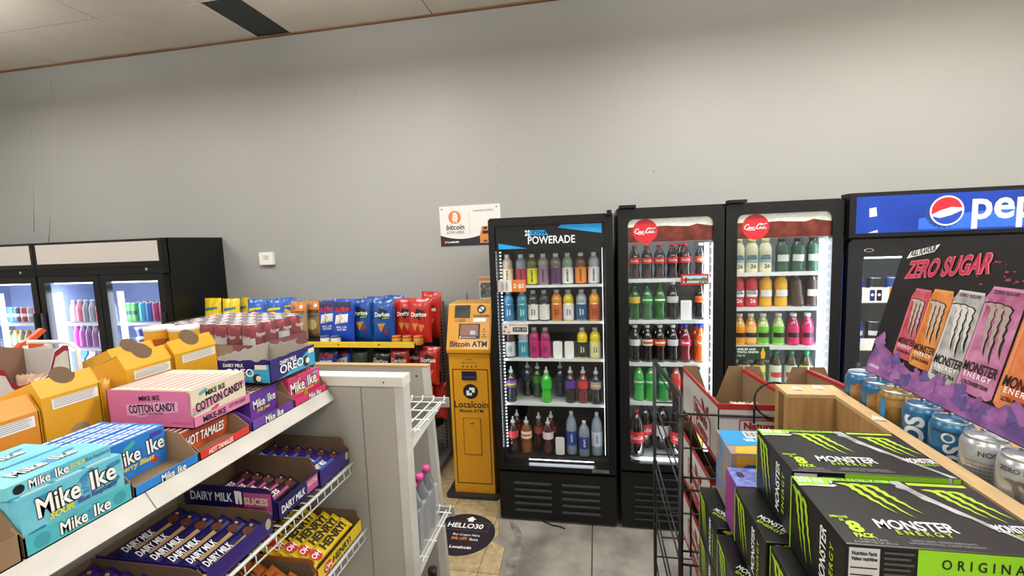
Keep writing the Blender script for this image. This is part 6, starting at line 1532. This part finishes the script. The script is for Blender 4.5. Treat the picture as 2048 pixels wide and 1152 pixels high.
def big_can(y, body, label, words, ink, band=None, group=None):
    x = .655
    t = thing('drink_can', label, 'can', (x, y, cz_), group)
    ms = bmesh_for('can', .033, .124)
    for me, nm, mm in ((ms[0], 'body', body), (ms[1], 'lid', ALU)):
        o = bpy.data.objects.new(nm, me); C.objects.link(o); o.parent = t; o.material_slots[0].link = 'OBJECT'; o.material_slots[0].material = mm
    tab = MB().prism(rrect(-.006, -.012, .006, .012, .005, 3), Matrix.Translation((x, y, cz_ + .1215)), .0012); tab.build('pull_tab', ALU, t)
    a0 = math.atan2(-y, -x)
    def wr_(px, py, dz): 
        return lambda u, v: Vector((.0336 * math.cos(a0 + (u + px) / .033), .0336 * math.sin(a0 + (u + px) / .033), v + py))
    Tm = Matrix.Translation((x, y, cz_))
    for (s, size, px, py, rot, mm, bo) in words:
        c_, s_ = math.cos(rot), math.sin(rot)
        f = (lambda u, v, c_=c_, s_=s_, px=px, py=py: Vector((.0336 * math.cos(a0 + (u * c_ - v * s_ + px) / .033), .0336 * math.sin(a0 + (u * c_ - v * s_ + px) / .033), u * s_ + v * c_ + py)))
        text('lettering', s, size, mm, t, Tm, warp=f, bold=bo)
    if band:
        for (u0, u1, z0, z1, mm) in band:
            vs = []; n = 8
            for i in range(n + 1):
                a = a0 + (u0 + (u1 - u0) * i / n) / .033
                vs += [Tm @ Vector((.0333 * math.cos(a), .0333 * math.sin(a), z0)), Tm @ Vector((.0333 * math.cos(a), .0333 * math.sin(a), z1))]
            MB().add(vs, [(2 * i, 2 * i + 2, 2 * i + 3, 2 * i + 1) for i in range(n)], True).build('print', mm, t)
    return t
GC = 'cans behind the wooden rail'
tea = mat('tea_tan', '#b8925a', .4, noise=.3, nscale=30, col2='#8f6a34')
for y, lab in ((1.283, 'blue and tan can at the end board of the wooden display'), (1.209, 'blue and tan can second along the wooden rail')):
    big_can(y, nos_b, lab, [], INKW, band=[(-.022, .03, .02, .095, tea), (-.01, .02, .085, .10, paper('#a86a3a'))], group=GC)
big_can(1.143, gold_can, 'gold patterned can with blue stripe behind the wooden rail', [], INKW, band=[(-.03, -.018, .012, .106, paper('#2f80b8')), (-.02, .03, .092, .106, tea)], group=GC)
NG = paper('#d0d6dc')
big_can(1.056, nos_b, 'blue can with upright white letters behind the wooden rail', [('NOS', .046, -.012, .055, PI / 2, NG, .04)], INKW, group=GC)
big_can(.977, nos_b, 'blue can with ring logo behind the wooden rail', [('O', .026, -.004, .092, 0, NG, .02), ('NOS', .04, .006, .04, PI / 2, NG, .03)], INKW, band=[(-.03, .03, .10, .106, mat('dark_blue_band', '#23405a', .35))], group=GC)
big_can(.90, sil, 'silver can showing its fine print behind the wooden rail', [('NOS', .012, .004, .098, 0, paper('#3a4048'), .02)] + [('nutrition facts per can', .0052, -.002, .083 - k * .0065, 0, paper('#4a4038'), .0) for k in range(9)], INKW, band=[(-.03, .03, .012, .02, paper('#8a2a2a'))], group=GC)
cl = big_can(.823, sil, 'silver can with grey claw mark behind the wooden rail', [('ZERO SUGAR', .010, 0, .104, 0, paper('#4a4e52'), .02)], INKW, group=GC)
Tm = Matrix.Translation((.655, .823, cz_)); a0 = math.atan2(-.823, -.655)
clm = claws('claw_mark', paper('#6a6460'), cl, Matrix.Identity(4), -.022, .088, .05, .075, 0)
inv = wm(cl).inverted()
for v in clm.data.vertices:
    q = v.co + Vector(cl.location); v.co = inv @ (Tm @ Vector((.0338 * math.cos(a0 + q.x / .033), .0338 * math.sin(a0 + q.x / .033), q.y)))
big_can(.746, sil, 'silver can nearest the end of the wooden rail', [], INKW, group=GC)

# ================= header board (printed advertisement)
hb = thing('header_board', 'black display board printed with a row of coloured cans above the rail', 'display board', (.70, .95, 1.39))
UPv = Vector((.2379, 0, .9713)); HF = frame((.665, 1.286, 1.390), (0, -1, 0), UPv) @ Matrix.Scale(.95, 4)
BL, BH = .86, .353
MB().prism(rect(0, 0, BL, BH), HF, .005).build('board', mat('board_black', '#171516', .4, spec=.4), hb)
bd = hb.children[-1]
smoke = mat('smoke_print', '#57407e', .5, noise=.9, nscale=22, col2='#a866a4')
rnd = random.Random(5)
puffm = [smoke, mat('smoke_pink', '#80508e', .5, noise=.7, nscale=30, col2='#a86fae'), mat('smoke_blue', '#51427f', .5, noise=.6, nscale=30, col2='#6f5a9a')]
decal('smoke', [(.002, .002), (BL - .002, .002), (BL - .002, .045), (.16, .045), (.06, .075), (.02, .09), (.002, .04)], smoke, bd, HF, .0016)
for k in range(64):
    u = .016 + (BL - .04) * ((k * 37) % 64) / 64; v = .012 + .042 * rnd.random() + (.05 * max(0, 1 - u / .13)); r = rnd.uniform(.010, .024)
    v = max(v, r + .002); u = min(max(u, r + .002), BL - r - .002)
    ph = rnd.uniform(0, 6); decal('smoke_puff', [(u + r * (.8 + .2 * math.sin(3 * a + ph) + .08 * math.sin(7 * a + ph)) * math.cos(a), v + r * .85 * (.8 + .2 * math.sin(3 * a + ph) + .08 * math.sin(7 * a + ph)) * math.sin(a)) for a in [2 * PI * q / 28 for q in range(28)]], puffm[k % 3] if u > .1 else puffm[1 if k % 2 else 0], bd, HF, .0017 + k * .000012)
silverc = paper('#a9a49c')
def print_can(u0, u1, v0, v1, c, c2, claw, words, ink):
    w, h = u1 - u0, v1 - v0
    body = [(u0 + w * .02, v0 + h * .03), (u0 + w * .12, v0), (u1 - w * .10, v0 - h * .01), (u1, v0 + h * .02), (u1 - w * .02, v1 - h * .10), (u1 - w * .10, v1 - h * .04), (u1 - w * .12, v1), (u0 + w * .14, v1), (u0 + w * .10, v1 - h * .05), (u0 + w * .02, v1 - h * .11)]
    k = decal('can_picture', body, mat('canpic' + c, c, .4, noise=.35, nscale=30, col2=c2), bd, HF, .0008)
    decal('can_rim', [(u0 + w * .13, v1 - h * .03), (u1 - w * .12, v1 - h * .03), (u1 - w * .12, v1), (u0 + w * .14, v1)], paper(c2), k, HF, .0011)
    decal('can_shine', [(u0 + w * .05, v0 + h * .05), (u0 + w * .11, v0 + h * .04), (u0 + w * .12, v1 - h * .12), (u0 + w * .06, v1 - h * .13)], paper(c2), k, HF, .0011)
    claws('claw_outline', INK, k, HF, u0 + w * .145, v1 - h * .155, w * .74, h * .55, .0011, slant=-.9, fat=1.75)
    claws('claw_mark', claw, k, HF, u0 + w * .16, v1 - h * .165, w * .70, h * .52, .0014, slant=-.9, fat=1.5)
    text('lettering', 'MONSTER', w * .3, ink, k, HF @ Matrix.Translation(((u0 + u1) / 2, v0 + h * .235, .001)), bold=.02, shear=.1, maxw=w * .86)
    text('lettering', 'ENERGY', w * .16, INKW if ink is INK else ink, k, HF @ Matrix.Translation(((u0 + u1) / 2, v0 + h * .165, .001)), bold=.02, spacing=1.3, maxw=w * .7)
    if w > .085: text('lettering', 'ZERO SUGAR', w * .11, paper('#5a3040'), k, HF @ Matrix.Translation(((u0 + u1) / 2, v1 - h * .05, .001)), bold=.02, maxw=w * .62)
    if words: text('lettering', words, w * .12, ink, k, HF @ Matrix.Translation(((u0 + u1) / 2, v0 + h * .09, .001)), bold=.03, maxw=w * .7)
    return k
cl_s = paper('#b9aea0')
print_can(.083, .152, .066, .236, '#a8283e', '#cf6a78', cl_s, 'ULTRA RED', INK)
print_can(.142, .218, .060, .241, '#c4661e', '#e09a52', cl_s, 'ULTRA SUNRISE', INK)
print_can(.211, .300, .046, .247, '#8f8d8a', '#c9c8c6', paper('#d2d0cc'), 'ZERO ULTRA', INK)
print_can(.290, .382, .050, .263, '#a04a78', '#c98aae', paper('#a89a90'), 'ULTRA STRAWBERRY DREAMS', INK)
print_can(.384, .480, .046, .262, '#c85a2a', '#dd8f5a', paper('#8a7a6a'), 'ULTRA PEACHY KEEN', INK)
for k, (c, c2) in enumerate((('#5a3a8a', '#8a6ab8'), ('#2a6a9a', '#6aa8c8'), ('#2a8a5a', '#6ab88a'))): print_can(.49 + k * .105, .588 + k * .105, .046, .262, c, c2, cl_s, None, INK)
FZ = HF @ Matrix.Translation((.158, .290, .0008)) @ Matrix.Rotation(.13, 4, 'Z')
text('lettering_outline', 'ZERO SUGAR', .058, paper('#e08a9a'), bd, FZ, bold=.05, shear=.25, maxw=.248)
text('lettering', 'ZERO SUGAR', .058, paper('#c2284a'), bd, FZ @ Matrix.Translation((0, 0, .0005)), bold=.02, shear=.25, maxw=.24)
fl_ = decal('flavour_flash', [(.022, .305), (.112, .326), (.122, .344), (.030, .324)], INKW, bd, HF, .001)
text('lettering', 'FULL FLAVOUR', .018, INK, fl_, HF @ Matrix.Translation((.072, .325, .0008)) @ Matrix.Rotation(.22, 4, 'Z'), bold=.03, shear=.25, maxw=.082)
for k in range(26):
    u, v = .22 + rnd.uniform(0, .26), .262 + rnd.uniform(0, .05); r = rnd.uniform(.002, .007)
    decal('splash_drop', circ(u, v, r, 8, r * .45), paper('#a83a58'), bd, HF, .0007)
text('lettering', 'MONSTER ENERGY', .010, INKW, bd, HF @ Matrix.Translation((.035, .02, .002)), bold=.02, maxw=.04)
for y in (1.255, .70): MB().box(.705, .725, y - .011, y + .011, 1.263, 1.45).build('support_post', wood, hb)

# ================= black wire rack with white snack boxes
rw = mat('black_wire', '#121213', .4)
wr2 = thing('wire_rack', 'black wire display rack holding white snack boxes with red edges', 'rack', (.58, 1.7, 0))
X0, X1, Y0, Y1 = .235, 1.02, 1.38, 2.02
for (x, y, zt) in ((X0, Y0, 1.28), (X1, Y0, 1.28), (X0, Y1, 1.215), (X1, Y1, 1.215)): MB().tube([(x, y, 0), (x, y, zt)], .0075, 8).build('post', rw, wr2)
MB().prism([(1.38, 1.272), (1.385, 1.285), (2.02, 1.22), (2.02, 1.205)], frame((X0 + .004, 0, 0), (0, 1, 0), (0, 0, 1)), .008).build('side_bar', rw, wr2)
LV = [1.035, .80, .56, .32]
for z in LV:
    mb = MB()
    for k in range(12): mb.tube([(X0 + .06 * k + .10, Y0 + .01, z), (X0 + .06 * k + .10, Y1, z - .01)], .0025, 6)
    for y in (Y0, Y0 + .2, Y0 + .42, Y1): mb.tube([(X0, y, z - .006), (X1, y, z - .006)], .003, 6)
    mb.tube([(X0, Y0, z + .19), (X1, Y0, z + .18)], .0035, 8)
    for x in (X0, X1):
        mb.tube([(x, Y0, z + .19), (x, Y1, z + .165)], .003, 6); mb.tube([(x, Y0, z), (x, Y1, z - .01)], .003, 6)
    mb.tube([(X0 + .028, Y0 - .004, z - .02), (X0 + .028, Y0 - .004, z + .19)], .003, 6)
    mb.build('wire_shelf', rw, wr2)
ring = [(.485 + .052 * math.cos(a), Y0 - .006, 1.275 + .052 * math.sin(a)) for a in [2 * PI * k / 24 for k in range(24)]]
sgh = MB().tube(ring, .003, 6, closed=True); sgh.tube([(.433, Y0 - .006, 1.275), (.433, Y0 - .006, 1.205)], .003, 6); sgh.tube([(.537, Y0 - .006, 1.275), (.537, Y0 - .006, 1.21)], .003, 6)
sgh.build('sign_ring', rw, wr2)
cr = [(X0 + .018 * math.cos(a) , Y0 + .012 * math.sin(a), 1.225) for a in [2 * PI * k / 16 for k in range(16)]]
MB().tube(cr, .003, 6, closed=True).build('hook_ring', rw, wr2)
MB().box(X0 - .002, X0 + .006, Y0 + .04, Y0 + .14, 1.175, 1.25).build('sign_plate', BLACKM, wr2)
wbx = mat('box_white', '#c4c2bf', .45); redr = paper('#a82a26'); redt = paper('#9a1f24')
def snack_box(x0, y0, z0, w, d, h, label, front=True, drop=.05):
    t = thing('snack_box', label, 'box', (x0 + w / 2, y0 + d / 2, z0), 'white and red snack boxes')
    M_ = lambda x, y, z: Vector((x, y, z - drop * (y - y0) / d))
    def panel(nm, quad, m, par=t): return MB().add([M_(*q) for q in quad], [tuple(range(len(quad)))]).build(nm, m, par)
    e = .003
    def slab(nm, a, b, c, dd, z1, z2, m, par=t):
        vs = [M_(x, y, z) for x in (a, b) for y in (c, dd) for z in (z1, z2)]
        return MB().add(vs, [(0, 1, 3, 2), (4, 6, 7, 5), (0, 4, 5, 1), (2, 3, 7, 6), (0, 2, 6, 4), (1, 5, 7, 3)]).build(nm, m, par)
    slab('base', x0, x0 + w, y0, y0 + d, z0, z0 + e, CARD)
    fp = slab('front_panel', x0, x0 + w, y0, y0 + e, z0, z0 + h, wbx)
    for k, xx in enumerate((x0, x0 + w - e)):
        sp = slab('side_panel', xx, xx + e / 2, y0, y0 + d, z0, z0 + h, wbx if k == 0 else CARD); slab('inner_lining', xx + e / 2, xx + e, y0, y0 + d, z0, z0 + h, CARD)
        slab('red_rim', xx - .0008, xx + e + .0008, y0, y0 + d, z0 + h - .012, z0 + h + .001, redr, sp)
        slab('red_rim', xx - .0008, xx + e / 2, y0, y0 + d, z0, z0 + .014, redr, sp)
    slab('red_rim', x0, x0 + w, y0 - .0008, y0 + e + .0008, z0 + h - .016, z0 + h + .001, redr, fp)
    bp = [(0, 0), (w, 0), (w, h + .01), (w - .055, h + .01), (w - .10, h * .35), (.10, h * .35), (.055, h + .01), (0, h + .01)]
    MB().prism([(p[0], p[1]) for p in bp], frame(M_(x0, y0 + d - e, z0), (1, 0, 0), (0, 0, 1)), .003).build('back_panel', CARD, t)
    def logo(par, F, cx, cy, s):
        mb = MB(); o = rrect(cx - s, cy - s * .46, cx + s, cy + s * .42, s * .1, 4); i_ = rrect(cx - s * .96, cy - s * .42, cx + s * .96, cy + s * .38, s * .08, 4)
        ring_frame(mb, o, i_, F @ Matrix.Translation((0, 0, .0008)), .0004); mb.build('logo_frame', redt, par)
        text('lettering', "Nature's", s * .42, redt, par, F @ Matrix.Translation((cx - s * .1, cy + s * .14, .0004)), bold=.04, maxw=s * 1.45)
        text('lettering', 'Country', s * .42, redt, par, F @ Matrix.Translation((cx, cy - s * .22, .0004)), bold=.04, maxw=s * 1.4)
        for sg in (-1, 1):
            lf_ = [(cx + s * .38 + sg * q[0] * s, cy + s * .36 + q[1] * s) for q in ((.03, .0), (.18, .02), (.34, .12), (.42, .34), (.26, .30), (.1, .2))]
            decal('leaf_mark', lf_ if sg > 0 else lf_[::-1], redt, par, F, .0012)
    if front: logo(fp, frame((x0, y0 - .0005, z0), (1, 0, 0), (0, 0, 1)), w * .55, h * .60, w * .30)
    logo(t.children[2], frame(M_(x0 - .0009, y0 + d, z0) + Vector((0, 0, .0)), (0, -1, 0), (0, d, drop)), d * .62, h * .52, d * .22)
    return t
for li, z in enumerate(LV[:3]):
    for k in range(3):
        nm_ = ('top', 'second', 'third')[li]
        lab = ['white snack box with red edges at the outer end of the %s rack level', 'white snack box with red edges in the middle of the %s rack level', 'white snack box with red edges behind the wooden board on the %s rack level'][k] % nm_
        if li and k: continue
        snack_box(.342 - .02 * (li > 0) + k * .236, Y0 + .015, z + .032, .23, .56, .185, lab, front=(li == 0))
        for q in range(3):
            chip_bag(.342 - .02 * (li > 0) + k * .236 + .065 + q * .05, Y0 + .12 + .09 * q, z + .038 - .012 * q, .10, .105, .035, foil('clear_olive', '#6f6a4c') if q % 2 else foil('clear_white', '#8f8c7c'), 'clear snack bag inside a white and red snack box', 'snack bags in the rack', tilt=.35, name='snack_bag')
